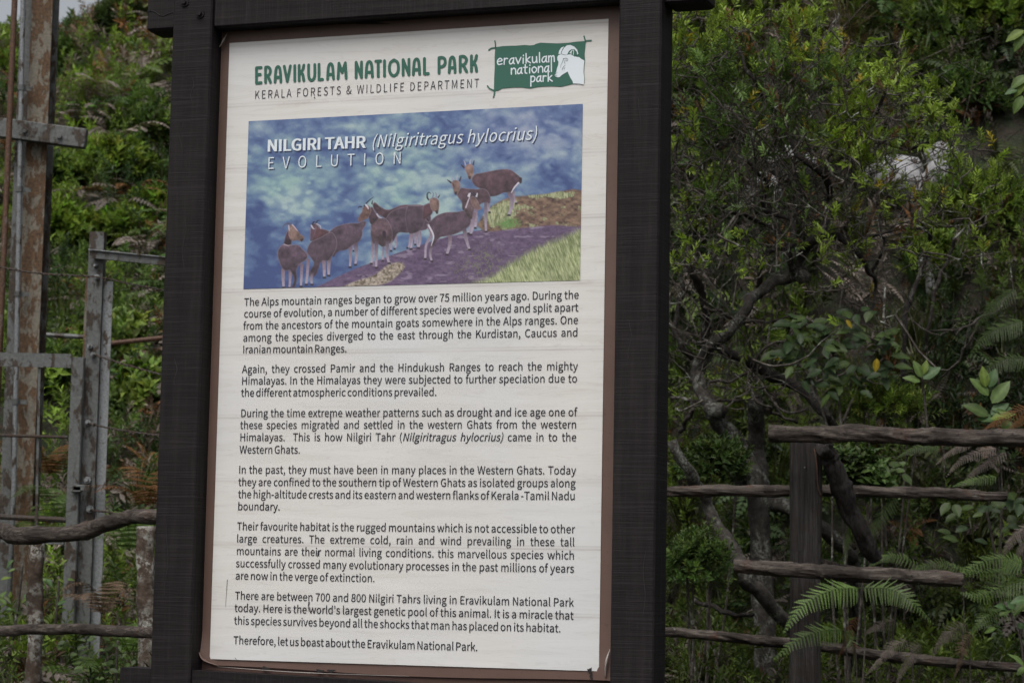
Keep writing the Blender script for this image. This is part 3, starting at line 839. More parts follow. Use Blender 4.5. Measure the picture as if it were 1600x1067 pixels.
XS = [('E', 18, 70), ('R', 80, 133), ('A', 145, 205), ('V', 208, 270), ('I', 282, 298), ('K', 310, 362), ('U', 375, 437), ('L', 446, 490), ('A', 505, 565), ('M', 577, 652), ('N', 700, 757), ('A', 768, 832), ('T', 835, 888), ('I', 897, 912), ('O', 928, 1010), ('N', 1022, 1082), ('A', 1092, 1155), ('L', 1168, 1215), ('P', 1268, 1330), ('A', 1338, 1398), ('R', 1413, 1475), ('K', 1490, 1545)]
for ch, x0, x1 in XS:
    st = []
    for s in TITLE[ch]:
        q = []
        for (x, y) in s:
            cx = x0 + 10 + x * (x1 - x0 - 20); base = 232 - 84 * (cx - 18) / 1527 
            q.append((395 + cx / 4.384, 80 + (base - 10 - y * 104) / 4.384))
        st.append(q)
    ink_strokes('title_letter', st, 5.0, poster, M_GREEN, LIFT + .0012)
text_line('subtitle_line', "KERALA FORESTS & WILDLIFE DEPARTMENT", (398, 155.5), (749, 137), 13.8, poster, sx=.78, off=-.00012, mode='char')

# ---- logo ----------------------------------------------------------------------
def LG(x, y): return (760 + x / 9.412, 50 + y / 9.412)
logo = flat('logo_banner', [LG(*p) for p in [(135, 232), (250, 215), (350, 210), (450, 208), (570, 198), (640, 205), (700, 200), (740, 180), (800, 165), (900, 170), (1050, 176), (1200, 168), (1330, 150), (1467, 140), (1460, 220), (1448, 330), (1455, 430), (1445, 520), (1440, 600), (1450, 700), (1440, 778), (1380, 770), (1290, 768), (1190, 790), (1100, 812), (960, 805), (850, 808), (760, 815), (650, 838), (580, 830), (520, 820), (400, 822), (240, 835), (190, 862), (140, 875), (115, 860), (118, 700), (128, 520), (125, 380)]], LIFT + .0012, M_GREEN, poster)
for tie in ([[LG(130, 140), LG(138, 190), LG(138, 240)], [LG(40, 272), LG(80, 248), LG(138, 238)], [LG(1440, 70), LG(1452, 110), LG(1465, 150)], [LG(1545, 132), LG(1500, 136), LG(1455, 140)], [LG(22, 800), LG(55, 840), LG(125, 872)], [LG(125, 870), LG(122, 920), LG(108, 965)]]): ink_strokes('logo_tie', [tie], 2.2, poster, M_GREEN, LIFT + .0014)
head = [(1200, 590), (1160, 615), (1130, 632), (1105, 650), (1085, 672), (1055, 676), (1022, 665), (1012, 640), (1035, 590), (1045, 540), (1060, 500), (1068, 450), (1050, 420), (1048, 380), (1065, 350), (1105, 335), (1190, 345), (1250, 335), (1300, 355), (1330, 375), (1370, 380), (1400, 405), (1447, 430), (1438, 520), (1434, 600), (1446, 700), (1438, 782), (1370, 768), (1282, 766), (1275, 738), (1240, 680), (1212, 620)]
hd = flat('goat_head', [LG(*p) for p in head], LIFT + .0020, M_WHITE, logo)
flat('goat_horn', [LG(*p) for p in [(1105, 330), (1120, 290), (1150, 240), (1190, 205), (1240, 200), (1300, 225), (1340, 270), (1357, 330), (1330, 350), (1290, 345), (1240, 300), (1200, 330), (1180, 348)]], LIFT + .0017, M_WHITE, logo)
flat('goat_horn', [LG(*p) for p in [(1065, 330), (1075, 285), (1105, 240), (1150, 220), (1125, 260), (1105, 300), (1098, 335)]], LIFT + .0017, M_WHITE, logo)
flat('goat_ear', [LG(*p) for p in [(1195, 340), (1220, 290), (1260, 262), (1300, 262), (1335, 300), (1340, 345), (1310, 375), (1270, 350), (1230, 335)]], LIFT + .0021, M_GREEN, logo)
ink_strokes('goat_ear_line', [[LG(1250, 345), LG(1255, 300), LG(1270, 275)], [LG(1285, 345), LG(1290, 300), LG(1285, 275)], [LG(1235, 320), LG(1250, 300)]], 1.1, logo, M_WHITE, LIFT + .0024)
ink_strokes('goat_face_line', [[LG(1105, 330), LG(1150, 345), LG(1185, 345)], [LG(1140, 400), LG(1130, 440), LG(1105, 490), LG(1098, 540)], [LG(1140, 405), LG(1175, 395), LG(1205, 410), LG(1190, 435), LG(1150, 430)], [LG(1120, 560), LG(1140, 520), LG(1165, 500)], [LG(1020, 630), LG(1035, 615), LG(1050, 600)], [LG(1155, 445), LG(1165, 480)], [LG(1150, 550), LG(1165, 530)], [LG(1025, 655), LG(1045, 648)], [LG(1175, 415), LG(1185, 420)]], .7, logo, M_LINEINK, LIFT + .0024, taper=True)
HAND = {
 'e': [[(.05, .5), (.9, .62), (.85, .9), (.5, 1.02), (.12, .75), (.05, .35), (.3, .02), (.95, .1)]],
 'r': [[(.15, 1), (.1, 0)], [(.12, .6), (.45, .95), (.95, .92)]],
 'a': [[(.85, .95), (.35, .88), (.02, .4), (.2, .02), (.6, .15), (.85, .7)], [(.9, 1), (.82, .3), (1, 0)]],
 'v': [[(0, 1), (.45, 0)], [(.45, 0), (1, 1)]], 'i': [[(.5, .85), (.45, 0)], [(.6, 1.25), (.6, 1.35)]],
 'k': [[(.1, 1.6), (.1, 0)], [(.85, 1), (.15, .5)], [(.15, .5), (.95, 0)]],
 'u': [[(.05, 1), (.1, .2), (.4, 0), (.8, .3), (.85, 1)], [(.85, 1), (.95, 0)]], 'l': [[(.45, 1.65), (.5, 0)]],
 'm': [[(.02, 1), (.05, 0)], [(.05, .7), (.3, 1), (.5, .8), (.5, .1)], [(.5, .75), (.75, 1), (.95, .8), (1, 0)]],
 'n': [[(.05, 1), (.05, 0)], [(.05, .65), (.5, 1), (.9, .75), (.95, 0)]],
 't': [[(.45, 1.45), (.4, .2), (.85, 0)], [(0, 1), (.95, 1)]],
 'o': [[(.5, 1), (.1, .8), (.02, .4), (.4, 0), (.85, .25), (.95, .65), (.5, 1)]],
 'p': [[(.1, 1), (.05, -.75)], [(.1, .75), (.5, 1), (.92, .7), (.8, .2), (.4, 0), (.1, .1)]],
}
for wd, p0, p1, xh in (("eravikulam", (165, 490), (1005, 445), 88), ("national", (370, 632), (975, 590), 88), ("park", (655, 742), (978, 732), 84)):
    wt = {'i': .35, 'l': .35, 'm': 1.15, 'r': .8, 't': .8}
    tot = sum(wt.get(c, 1) for c in wd) + .28 * (len(wd) - 1); x = 0; wpx = p1[0] - p0[0]
    for c in wd:
        w = wt.get(c, 1)
        st = [[LG(p0[0] + (x + q[0] * w) / tot * wpx, p0[1] + (p1[1] - p0[1]) * (x + q[0] * w) / tot - q[1] * xh) for q in s] for s in HAND[c]]
        ink_strokes('logo_letter', st, 2.0, logo, M_WHITE, LIFT + .0018)
        x += w + .28

# ---- the printed photograph -------------------------------------------------------
pcs = [uv(389, 190), uv(911, 163), uv(907, 438), uv(381, 452)]
GL, GR = (pcs[0][0] + pcs[3][0]) / 2, (pcs[1][0] + pcs[2][0]) / 2
GT, GB = (pcs[0][1] + pcs[1][1]) / 2, (pcs[2][1] + pcs[3][1]) / 2
def lin(c):
    c = np.asarray(c, dtype=float) / 255
    return np.where(c <= .04045, c / 12.92, ((c + .055) / 1.055) ** 2.4)
def picture():
    nu, nv = 620, 330
    us = np.linspace(GL, GR, nu); vs = np.linspace(GT, GB, nv)
    U, Vv = np.meshgrid(us, vs); P = pws(np.c_[U.ravel(), Vv.ravel()], LIFT + .001)
    X, Y = project(P); X = X.reshape(nv, nu); Y = Y.reshape(nv, nu); us_px = X[nv // 2]
    # wooded slope far below, out of focus: blue with pale blue-green crowns
    def blob(cx, cy, rx, ry): return np.exp(-(((X - cx) / rx) ** 2 + ((Y - cy) / ry) ** 2))
    wx = (fbm(X / 30, Y / 30, 3, 3) - .5) * 26; wy = (fbm(X / 30 + 9, Y / 30, 3, 4) - .5) * 18
    f = fbm((X + wx) / 34, (Y + wy) / 20, 5, 11)
    cellx = fbm((X + wx) / 13, (Y + wy) / 9, 3, 21)
    light = .95 * blob(450, 290, 62, 34) + .7 * blob(470, 330, 50, 25) + .6 * blob(640, 300, 90, 50) + .45 * blob(640, 230, 80, 60) + .55 * blob(600, 375, 50, 45) \
        + .5 * blob(420, 215, 40, 22) + .35 * blob(560, 200, 50, 18) + .35 * blob(790, 190, 110, 28) + .45 * blob(870, 240, 50, 60) + .5 * blob(690, 340, 60, 40) + .3 * blob(800, 250, 60, 40)
    dark = .8 * blob(400, 420, 60, 60) + .5 * blob(520, 340, 30, 14) + .5 * blob(870, 300, 60, 18) + .45 * blob(720, 225, 50, 14) + .4 * blob(840, 190, 60, 12) + .35 * blob(400, 330, 25, 20)
    t = np.clip(.16 + light * .62 - dark * .38 + (f - .5) * 1.3 + (cellx - .5) * .7, 0, 1)
    cr_ = np.zeros(X.shape); g = np.random.default_rng(12)
    for _ in range(1500):
        cx, cy = g.uniform(375, 915), g.uniform(160, 455); rx = g.uniform(3.5, 11); ry = rx * g.uniform(.6, .95)
        i0, i1 = np.searchsorted(us_px, [cx - 2.6 * rx, cx + 2.6 * rx]); 
        if i1 - i0 < 2: continue
        x = X[:, i0:i1]; y = Y[:, i0:i1]
        dd_ = ((x - cx + wx[:, i0:i1] * .35) / rx) ** 2 + ((y - cy + wy[:, i0:i1] * .35) / ry) ** 2; e = np.exp(-dd_ ** 1.3)
        cr_[:, i0:i1] = cr_[:, i0:i1] * (1 - e * .8) + e * (.55 - .5 * (y - cy) / ry) * .8 * g.uniform(.5, 1.3)
    t = np.clip(.13 + light * .40 - dark * .26 + (f - .5) * 1.0 + (cellx - .5) * .45 + cr_ * (.34 + .62 * np.clip(light, 0, 1)) , 0, 1)
    cs = lin([[60, 78, 128], [84, 108, 150], [122, 146, 168], [160, 180, 184]])
    img = np.stack([np.interp(t, [0, .3, .65, 1], cs[:, k]) for k in range(3)], -1)
    hue = fbm(X / 45 + 3, Y / 40 + 8, 3, 33)
    g = np.clip((blob(650, 290, 110, 80) + blob(440, 280, 70, 60)) * (hue - .2) * 1.2, 0, .6)[..., None] * t[..., None]
    img = img * (1 - g) + lin([140, 178, 168]) * g
    g = np.clip((blob(830, 200, 120, 60) + blob(430, 200, 60, 20)) * (.9 - hue), 0, .6)[..., None] * t[..., None]
    img = img * (1 - g) + lin([150, 146, 182]) * g
    fur = fbm(X / 2.2, Y / 3.5, 3, 41); fine = fbm(X / 1.5, Y / 1.5, 2, 43); muscle = fbm(X / 9 + 3, Y / 7, 2, 47)
    def inside(pts, soft=1.0):
        pts = np.asarray(pts, dtype=float)
        x0, y0 = pts.min(0) - 4; x1, y1 = pts.max(0) + 4
        m = np.zeros(X.shape)
        sel = (X > x0) & (X < x1) & (Y > y0) & (Y < y1)
        if not sel.any(): return m
        x = X[sel]; y = Y[sel]; ins = np.zeros(x.shape, dtype=bool); dmin = np.full(x.shape, 1e9)
        n = len(pts)
        for i in range(n):
            ax, ay = pts[i]; bx, by = pts[(i + 1) % n]
            c = ((ay > y) != (by > y)); ins ^= c & (x < (bx - ax) * (y - ay) / (by - ay + 1e-12) + ax)
            L2 = (bx - ax) ** 2 + (by - ay) ** 2 + 1e-9
            tt = np.clip(((x - ax) * (bx - ax) + (y - ay) * (by - ay)) / L2, 0, 1)
            dmin = np.minimum(dmin, np.hypot(x - ax - tt * (bx - ax), y - ay - tt * (by - ay)))
        sd = np.where(ins, dmin, -dmin)
        m[sel] = np.clip(.5 + sd / soft, 0, 1)
        depth[sel] = np.where(m[sel] > 0, sd, depth[sel])
        return m
    depth = np.zeros(X.shape)
    def paint(m, c): 
        nonlocal img
        c = np.asarray(c)
        img = img * (1 - m[..., None]) + c * m[..., None]
    def sm(pts, n=4):
        P = np.asarray(list(pts) + [pts[0]], dtype=float); return smooth_path(P, len(P) * n)
    # rock, earth and grass
    n1 = fbm(X / 9, Y / 4, 5, 51); n2 = fbm(X / 3, Y / 2.2, 3, 53)
    rock = inside(sm([(488, 452), (520, 436), (560, 418), (590, 407), (625, 394), (650, 386), (690, 372), (740, 362), (790, 352), (840, 345), (912, 338), (920, 470), (480, 470)], 2), 1.5)
    v = np.clip(n1 * .7 + n2 * .45 - .22, 0, 1)[..., None]
    paint(rock, lin([66, 48, 78]) * (1 - v) + lin([128, 108, 140]) * v)
    pale = np.clip((fbm(X / 16, Y / 5, 4, 57) - .62) * 5, 0, .5) * rock; paint(pale, lin([160, 145, 168]))
    earth = inside(sm([(745, 352), (760, 330), (775, 318), (800, 308), (850, 304), (912, 298), (915, 350), (860, 352), (800, 358), (760, 362)], 3), 3)
    e = np.clip(fbm(X / 6, Y / 4, 4, 61) * 1.4 - .2, 0, 1)[..., None]
    paint(earth, lin([58, 38, 38]) * (1 - e) + lin([146, 120, 100]) * e)
    gr = earth * np.clip((fbm(X / 10, Y / 6, 3, 63) + .8 * blob(780, 332, 25, 14) + .6 * blob(850, 303, 50, 6) - .62) * 5, 0, 1)
    gc = np.clip(fbm(X / 1.6, Y / 5, 3, 65) * 1.5 - .3, 0, 1)[..., None]
    paint(gr, lin([92, 104, 66]) * (1 - gc) + lin([186, 188, 150]) * gc)
    paint(inside(sm([(775, 352), (790, 342), (808, 343), (812, 352), (790, 357)]), 8) * np.clip(fbm(X / 2.4, Y / 2.4, 2, 81) * 2.6 - .5, 0, 1), lin([96, 136, 74]))
    grass = inside(sm([(730, 447), (770, 432), (800, 410), (840, 388), (880, 372), (912, 364), (915, 450), (735, 456)], 3), 16)
    streak = np.clip(fbm((X - Y * .35) / 1.2, Y / 7, 3, 67) * 1.6 - .38, 0, 1)[..., None]
    hz = fbm(X / 22, Y / 14, 3, 68)[..., None]
    gcol = (lin([104, 118, 72]) * (1 - streak) + lin([190, 196, 152]) * streak) * (.7 + .6 * hz)
    gm = np.clip(grass * (1.6 * fbm(X / 2.5, Y / 6, 3, 69) + grass - .5) * 1.3, 0, 1)
    paint(gm, gcol)
    scrub = np.clip((fbm(X / 2, Y / 2.6, 3, 71) - .55) * 8, 0, 1) * (blob(760, 405, 35, 20) + blob(735, 425, 30, 12)).clip(0, .9)
    paint(scrub, lin([110, 112, 92]))
    moss = inside(sm([(535, 448), (560, 438), (585, 430), (605, 415), (625, 410), (632, 418), (615, 436), (590, 446)]), 3)
    mc = np.clip(fbm(X / 3, Y / 3, 3, 73) * 1.6 - .3, 0, 1)[..., None]
    paint(moss, lin([84, 70, 52]) * (1 - mc) + lin([190, 178, 165]) * mc)
    # the animals: (polygon, colour, kind)
    A = lambda L: [(420 + x / 6.467, 290 + y / 6.467) for x, y in L]
    B = lambda L: [(640 + x / 5.768, 235 + y / 5.768) for x, y in L]
    BR, DK, TAN, PALE, HORN = [80, 64, 78], [50, 38, 52], [124, 100, 94], [168, 156, 174], [38, 38, 62]
    def body(pts, c=BR, soft=1.2, shade=1.0):
        P = sm(pts, 4); m = inside(P, soft)
        d = depth.copy()
        yy = (Y - P[:, 1].min()) / (np.ptp(P[:, 1]) + 1e-6)
        k = (1.30 - .80 * yy * shade)[..., None] * (.66 + .6 * fur[..., None]) * (.30 + 1.3 * muscle[..., None]) * (.86 + .22 * np.clip(d / 5, 0, 1))[..., None]
        col = lin(c) * k
        rim = np.clip(1 - d / 1.6, 0, 1) * np.clip(1.2 - yy, 0, 1)
        col = col * (1 - .55 * rim[..., None]) + lin([150, 132, 146]) * .55 * rim[..., None]
        paint(m, col)
    def leg(pts, w0, w1, c=PALE, c2=None):
        P = smooth_path(pts, 12) if len(pts) > 2 else smooth_path(pts, 8); n = len(P)
        T = np.gradient(P, axis=0); T /= np.linalg.norm(T, axis=1)[:, None] + 1e-9; Nn = np.c_[-T[:, 1], T[:, 0]]
        w = np.linspace(w0, w1, n)[:, None] / 2
        Q = np.vstack([P + Nn * w, (P - Nn * w)[::-1]]); m = inside(Q, 1.0)
        tt = np.clip((Y - P[0, 1]) / (P[-1, 1] - P[0, 1] + 1e-6), 0, 1)[..., None]
        c2 = [112, 90, 104] if c2 is None else c2; w = w * .84
        paint(m, (lin(c2) * (1 - tt) + lin(c) * tt) * (.75 + .5 * fur[..., None]))
        hm = inside([(P[-1, 0] - w1 * .6, P[-1, 1] - 1.5), (P[-1, 0] + w1 * .7, P[-1, 1] - 1.5), (P[-1, 0] + w1 * .9, P[-1, 1] + 1.6), (P[-1, 0] - w1 * .8, P[-1, 1] + 1.6)], 1)
        if abs(w0) < 90: paint(hm, lin([40, 30, 40]))
    def line(pts, w, c): 
        P = smooth_path(pts, 12); T = np.gradient(P, axis=0); T /= np.linalg.norm(T, axis=1)[:, None] + 1e-9; Nn = np.c_[-T[:, 1], T[:, 0]]
        ww = np.interp(np.linspace(0, 1, 12), [0, .5, 1], [w, w * .9, w * .35])[:, None] / 2
        paint(inside(np.vstack([P + Nn * ww, (P - Nn * ww)[::-1]]), .8), lin(c))
    # rearmost: animal 5/6 pair at the centre
    leg(A([(1280, 480), (1285, 600), (1270, 640)]), 4, 2.4); leg(A([(1500, 440), (1500, 560), (1510, 630)]), 4, 2.4)
    leg(A([(1455, 440), (1445, 560), (1440, 640)]), 4, 2.6); leg(A([(1430, 470), (1420, 600), (1400, 630)]), 3, 2.2)
    leg(B([(10, 720), (20, 800), (8, 890)]), 4, 2.6); leg(B([(80, 640), (95, 800), (80, 880)]), 5, 2.8, c2=BR); leg(B([(50, 720), (50, 850)]), 3, 2.4)
    body(A([(1045, 190), (1075, 170), (1130, 215), (1210, 245), (1330, 200), (1430, 195), (1560, 205), (1560, 330), (1400, 400), (1250, 380), (1170, 330), (1100, 290), (1060, 240)]), [80, 58, 68])
    body(A([(1180, 340), (1230, 270), (1330, 225), (1480, 200), (1552, 205), (1600, 230), (1640, 330), (1600, 440), (1480, 460), (1400, 480), (1310, 480), (1260, 560), (1225, 590), (1215, 480), (1190, 420)]), BR)
    body(B([(-20, 500), (60, 500), (130, 495), (185, 480), (205, 520), (205, 560), (150, 620), (110, 700), (60, 740), (-10, 740), (-40, 600)]), BR)
    body(B([(120, 500), (180, 475), (205, 530), (205, 570), (160, 610), (120, 620)]), [88, 60, 70])
    body(B([(180, 440), (215, 425), (255, 440), (268, 480), (262, 545), (245, 572), (228, 555), (200, 540), (182, 490)]), TAN, .9, .3)
    line(B([(165, 440), (158, 400), (175, 380), (195, 395)]), 2.6, [60, 62, 88]); line(B([(205, 430), (215, 395), (205, 375)]), 2.4, [120, 124, 150]); line(B([(240, 430), (240, 395), (232, 378)]), 2.2, [130, 132, 155])
    line(B([(175, 450), (150, 420)]), 2.4, DK); line(B([(255, 430), (275, 400)]), 2.2, DK); paint(inside(B([(230, 545), (255, 540), (258, 572), (240, 575)]), 1), lin([52, 40, 48]))
    # animal 4, seen from behind, and the head left of it
    leg(A([(1050, 560), (1050, 700), (1035, 790)]), 5, 3); leg(A([(1160, 620), (1150, 760)]), 3, 2.4); leg(A([(1240, 540), (1235, 660)]), 4, 2.5)
    body(A([(1040, 330), (1100, 330), (1180, 335), (1230, 400), (1250, 480), (1240, 560), (1200, 600), (1150, 620), (1100, 590), (1050, 580), (1030, 500), (1030, 420)]), [94, 74, 84])
    leg(A([(1090, 560), (1085, 700), (1085, 830)]), 6, 3.2, c2=BR); leg(A([(1200, 560), (1195, 690), (1215, 785)]), 6, 3.2, c2=BR)
    paint(inside(sm(A([(1145, 470), (1165, 455), (1185, 475), (1180, 520), (1155, 520)])), 2), lin([44, 30, 44]))
    body(A([(1000, 270), (1040, 215), (1075, 270), (1110, 330), (1060, 385), (1030, 390), (1010, 340)]), [82, 62, 74])
    body(A([(945, 230), (975, 200), (1020, 210), (1035, 260), (1000, 330), (960, 350), (915, 370), (900, 350), (915, 300), (940, 270)]), [112, 84, 80], .9, .3)
    line(A([(960, 215), (1000, 165), (1060, 115)]), 2.4, HORN); line(A([(945, 215), (915, 215), (902, 228)]), 2.2, HORN); line(A([(975, 190), (1000, 220), (1005, 240)]), 2.4, [205, 200, 212])
    line(A([(1040, 190), (1050, 150)]), 2.2, DK); line(A([(1090, 285), (1110, 315), (1140, 330)]), 2.0, [190, 178, 190])
    # animals 3, 2
    leg(A([(820, 620), (825, 730), (820, 825)]), 5, 3); leg(A([(880, 580), (885, 700), (875, 800)]), 6, 3, c2=BR); leg(A([(850, 600), (855, 660)]), 2.5, 2)
    body(A([(610, 470), (660, 425), (740, 395), (830, 380), (900, 380), (940, 360), (985, 365), (975, 410), (950, 450), (945, 510), (910, 570), (850, 600), (780, 650), (720, 660), (680, 690), (650, 720), (620, 600)]), BR)
    leg(A([(555, 740), (560, 850), (560, 930)]), 6, 3.4); leg(A([(610, 720), (605, 830), (605, 910)]), 7, 3.4, c2=BR)
    leg(A([(400, 740), (390, 880), (378, 1000)]), 5, 3.2); 
    body(A([(420, 560), (420, 470), (440, 400), (480, 385), (520, 430), (610, 465), (560, 530), (480, 560)]), [88, 60, 68])
    body(A([(415, 580), (450, 555), (530, 520), (600, 480), (650, 480), (690, 560), (680, 640), (650, 700), (600, 760), (530, 770), (480, 900), (420, 920), (415, 870), (455, 790), (430, 740), (385, 680), (390, 630)]), BR)
    leg(A([(440, 880), (430, 940), (435, 1000)]), 5, 3, c2=BR)
    body(A([(420, 440), (435, 395), (470, 385), (480, 420), (460, 500), (430, 560), (418, 540)]), [84, 60, 74], .9, .4); line(A([(428, 400), (445, 430), (462, 440)]), 2.2, [190, 185, 200])
    line(A([(440, 400), (452, 370), (470, 366)]), 2.4, HORN); line(A([(478, 385), (492, 358), (518, 352)]), 2.2, HORN); line(A([(480, 385), (520, 410), (525, 440)]), 1.6, [180, 172, 190])
    # animal 1
    leg(A([(145, 840), (145, 940), (150, 1030)]), 6, 3.4); leg(A([(215, 860), (215, 950), (208, 1034)]), 5, 3); leg(A([(335, 790), (330, 900), (325, 1020)]), 5, 3.2)
    body(A([(95, 650), (130, 600), (200, 605), (290, 598), (340, 640), (388, 690), (395, 725), (365, 760), (310, 800), (280, 860), (285, 950), (260, 1030), (232, 1030), (255, 950), (215, 860), (170, 862), (125, 820), (95, 740), (86, 690)]), BR)
    body(A([(150, 590), (170, 500), (200, 450), (245, 470), (235, 550), (220, 605), (180, 605)]), [66, 44, 58]); line(A([(150, 592), (190, 606), (220, 602)]), 1.6, [170, 150, 160])
    body(A([(195, 450), (200, 405), (232, 390), (275, 430), (320, 490), (355, 515), (358, 540), (330, 566), (290, 553), (240, 560), (205, 520)]), TAN, .9, .5); line(A([(215, 390), (245, 405), (290, 460)]), 2.0, [190, 168, 180])
    line(A([(232, 395), (195, 385), (160, 398), (132, 432)]), 2.8, [84, 84, 110]); paint(inside(A([(315, 545), (350, 530), (350, 550), (330, 570)]), 1), lin([50, 36, 40])); line(A([(200, 400), (205, 440), (210, 460)]), 2, [170, 165, 185])
    # right-hand animals: 8 (rear), 7, 9 (front)
    leg(B([(930, 350), (945, 440), (960, 480)]), 4, 2.6); leg(B([(890, 350), (925, 470), (895, 585)]), 9, 3.4, c2=BR)
    body(B([(560, 250), (590, 215), (640, 205), (740, 185), (840, 170), (910, 175), (960, 210), (1005, 250), (1000, 280), (960, 330), (925, 370), (880, 380), (840, 385), (780, 412), (700, 410), (640, 350), (600, 330), (565, 290)]), [84, 62, 72])
    paint(inside(sm(B([(985, 245), (1012, 250), (1010, 290), (995, 300)])), 1.5), lin([50, 36, 48])); line(B([(985, 290), (945, 335), (915, 385)]), 2.4, [205, 200, 212])
    body(B([(495, 160), (515, 130), (560, 125), (578, 170), (575, 215), (550, 262), (530, 255), (520, 220), (505, 190)]), TAN, .9, .3)
    line(B([(505, 140), (498, 110), (488, 92)]), 2.4, [150, 152, 178]); line(B([(545, 125), (545, 100), (556, 78)]), 2.6, [160, 162, 188]); line(B([(495, 160), (462, 130)]), 2.6, DK); line(B([(572, 135), (582, 90)]), 2.8, [60, 58, 84]); paint(inside(B([(528, 235), (552, 235), (550, 262), (535, 262)]), 1), lin([56, 40, 46]))
    leg(B([(690, 440), (685, 600), (688, 735)]), 6, 3, c2=BR); leg(B([(715, 420), (712, 520), (720, 560)]), 5, 2.6, c2=BR); leg(B([(595, 500), (600, 640), (590, 700)]), 5, 3); 
    body(B([(425, 400), (460, 340), (520, 345), (600, 350), (660, 345), (705, 370), (728, 430), (722, 480), (690, 470), (650, 480), (600, 520), (545, 540), (480, 540), (470, 470), (440, 430)]), [86, 66, 76])
    body(B([(375, 300), (395, 270), (440, 275), (458, 310), (450, 360), (425, 402), (405, 390), (392, 350)]), TAN, .9, .3)
    line(B([(385, 270), (382, 230)]), 2.4, [150, 152, 178]); line(B([(425, 270), (432, 215)]), 2.4, [160, 162, 185]); line(B([(378, 295), (338, 265)]), 2.8, DK); line(B([(450, 280), (465, 232)]), 2.8, [60, 54, 76]); paint(inside(B([(402, 375), (428, 372), (424, 402), (408, 402)]), 1), lin([56, 40, 46])); line(B([(390, 300), (402, 340)]), 1.8, [70, 48, 52])
    leg(B([(365, 770), (362, 850), (335, 940)]), 6, 3.6); leg(B([(580, 560), (570, 680), (550, 760)]), 6, 3.4); leg(B([(545, 600), (545, 690), (530, 750)]), 4, 2.6)
    leg(B([(160, 660), (195, 760), (150, 850), (140, 980)]), 5, 3.2); 
    body(B([(145, 625), (180, 640), (240, 590), (320, 560), (420, 555), (500, 545), (550, 590), (550, 660), (520, 700), (470, 730), (400, 760), (330, 775), (270, 790), (220, 860), (195, 890), (175, 880), (210, 790), (190, 720), (170, 660)]), [84, 66, 80])
    leg(B([(200, 850), (185, 930), (200, 1000)]), 4.5, 3, c2=BR); leg(B([(490, 700), (510, 800), (540, 895)]), 7, 3.4, c2=BR); line(B([(168, 670), (215, 770), (195, 860)]), 2.6, [200, 195, 208])
    body(B([(490, 545), (520, 470), (545, 430), (590, 420), (600, 480), (575, 560), (560, 620), (520, 600)]), [96, 78, 84]); line(B([(505, 520), (530, 450), (545, 410)]), 2.0, [190, 176, 190])
    body(B([(545, 430), (570, 415), (605, 440), (630, 490), (645, 520), (625, 540), (590, 520), (560, 490)]), [116, 92, 90], .9, .4)
    line(B([(530, 420), (540, 395), (552, 388)]), 3.6, [205, 200, 210]); line(B([(600, 420), (612, 385)]), 2.8, [200, 196, 208]); line(B([(552, 388), (575, 400), (590, 425)]), 2.2, HORN); line(B([(570, 378), (592, 395), (600, 410)]), 1.8, HORN); line(B([(155, 615), (175, 640)]), 3, DK)
    img = img * (.9 + .2 * fine[..., None])
    img = img * .9 + .022
    a = np.arange(nu * nv).reshape(nv, nu)
    F = np.stack([a[:-1, :-1].ravel(), a[1:, :-1].ravel(), a[1:, 1:].ravel(), a[:-1, 1:].ravel()], 1)
    return part('printed_photo', P, F, M_PRINT, poster, col=np.clip(img.reshape(-1, 3) * PRINT_GAIN, 0, 1))
PRINT_GAIN = 1.04
pic = picture()
for dx, dy, mt, n0 in ((1.4, 1.5, M_SHADOWINK, LIFT + .0018), (0, 0, M_WHITE, LIFT + .0024)):
    for q in (-.55, .15, .85):
        text_line('picture_title', "NILGIRI TAHR", (417.5, 237.5), (571, 231.5), 18.9, pic, mt, sx=1.06, off=.0005, mode='char', n0=n0 + q * .00008, dpx=(dx + q, dy))
    text_line('picture_title', "(Nilgiritragus hylocrius)", (580, 231.5), (839, 219), 20.0, pic, mt, sx=.90, off=0, shear=.22, mode='char', n0=n0, dpx=(dx, dy))
    text_line('picture_title', "EVOLUTION", (418, 265), (628, 256.5), 19.4, pic, mt, sx=.86, off=-.0002, mode='char', n0=n0, dpx=(dx, dy))
# pen marks and scratches on the sheet
def pen(x0, y0, pts, w): ink_strokes('ink_scratch', [[(x0 + a, y0 + b) for a, b in pts]], w, poster, M_INK, LIFT + .0016, taper=True)
pen(517.5, 649, [(0, 0), (-.3, 6), (.4, 14)], 1.6)
pen(483.5, 940, [(0, 0), (-.7, 8), (.2, 14)], 1.8)
pen(498, 861, [(0, 0), (-.6, 5), (-1.4, 8)], 1.6)
pen(481, 1003, [(0, 0), (0, 7)], 1.4)
pen(356, 905, [(0, 0), (-1.5, 20), (-3, 42)], .7)
pen(492, 153, [(0, 0), (1.2, .6)], 1.6)
pen(368, 1027, [(0, 0), (3, 4)], .8)

# ================================================================== steel gate and columns on the left
GY = 9.6
def vert(px0, py0, px1, py1, y):
    """foot and head of an upright whose picture runs between the two pixels"""
    a = at(px0, py0, y); b = at(px1, py1, y)
    return a, b
def gz(x, y): return float(terrain(x, y))

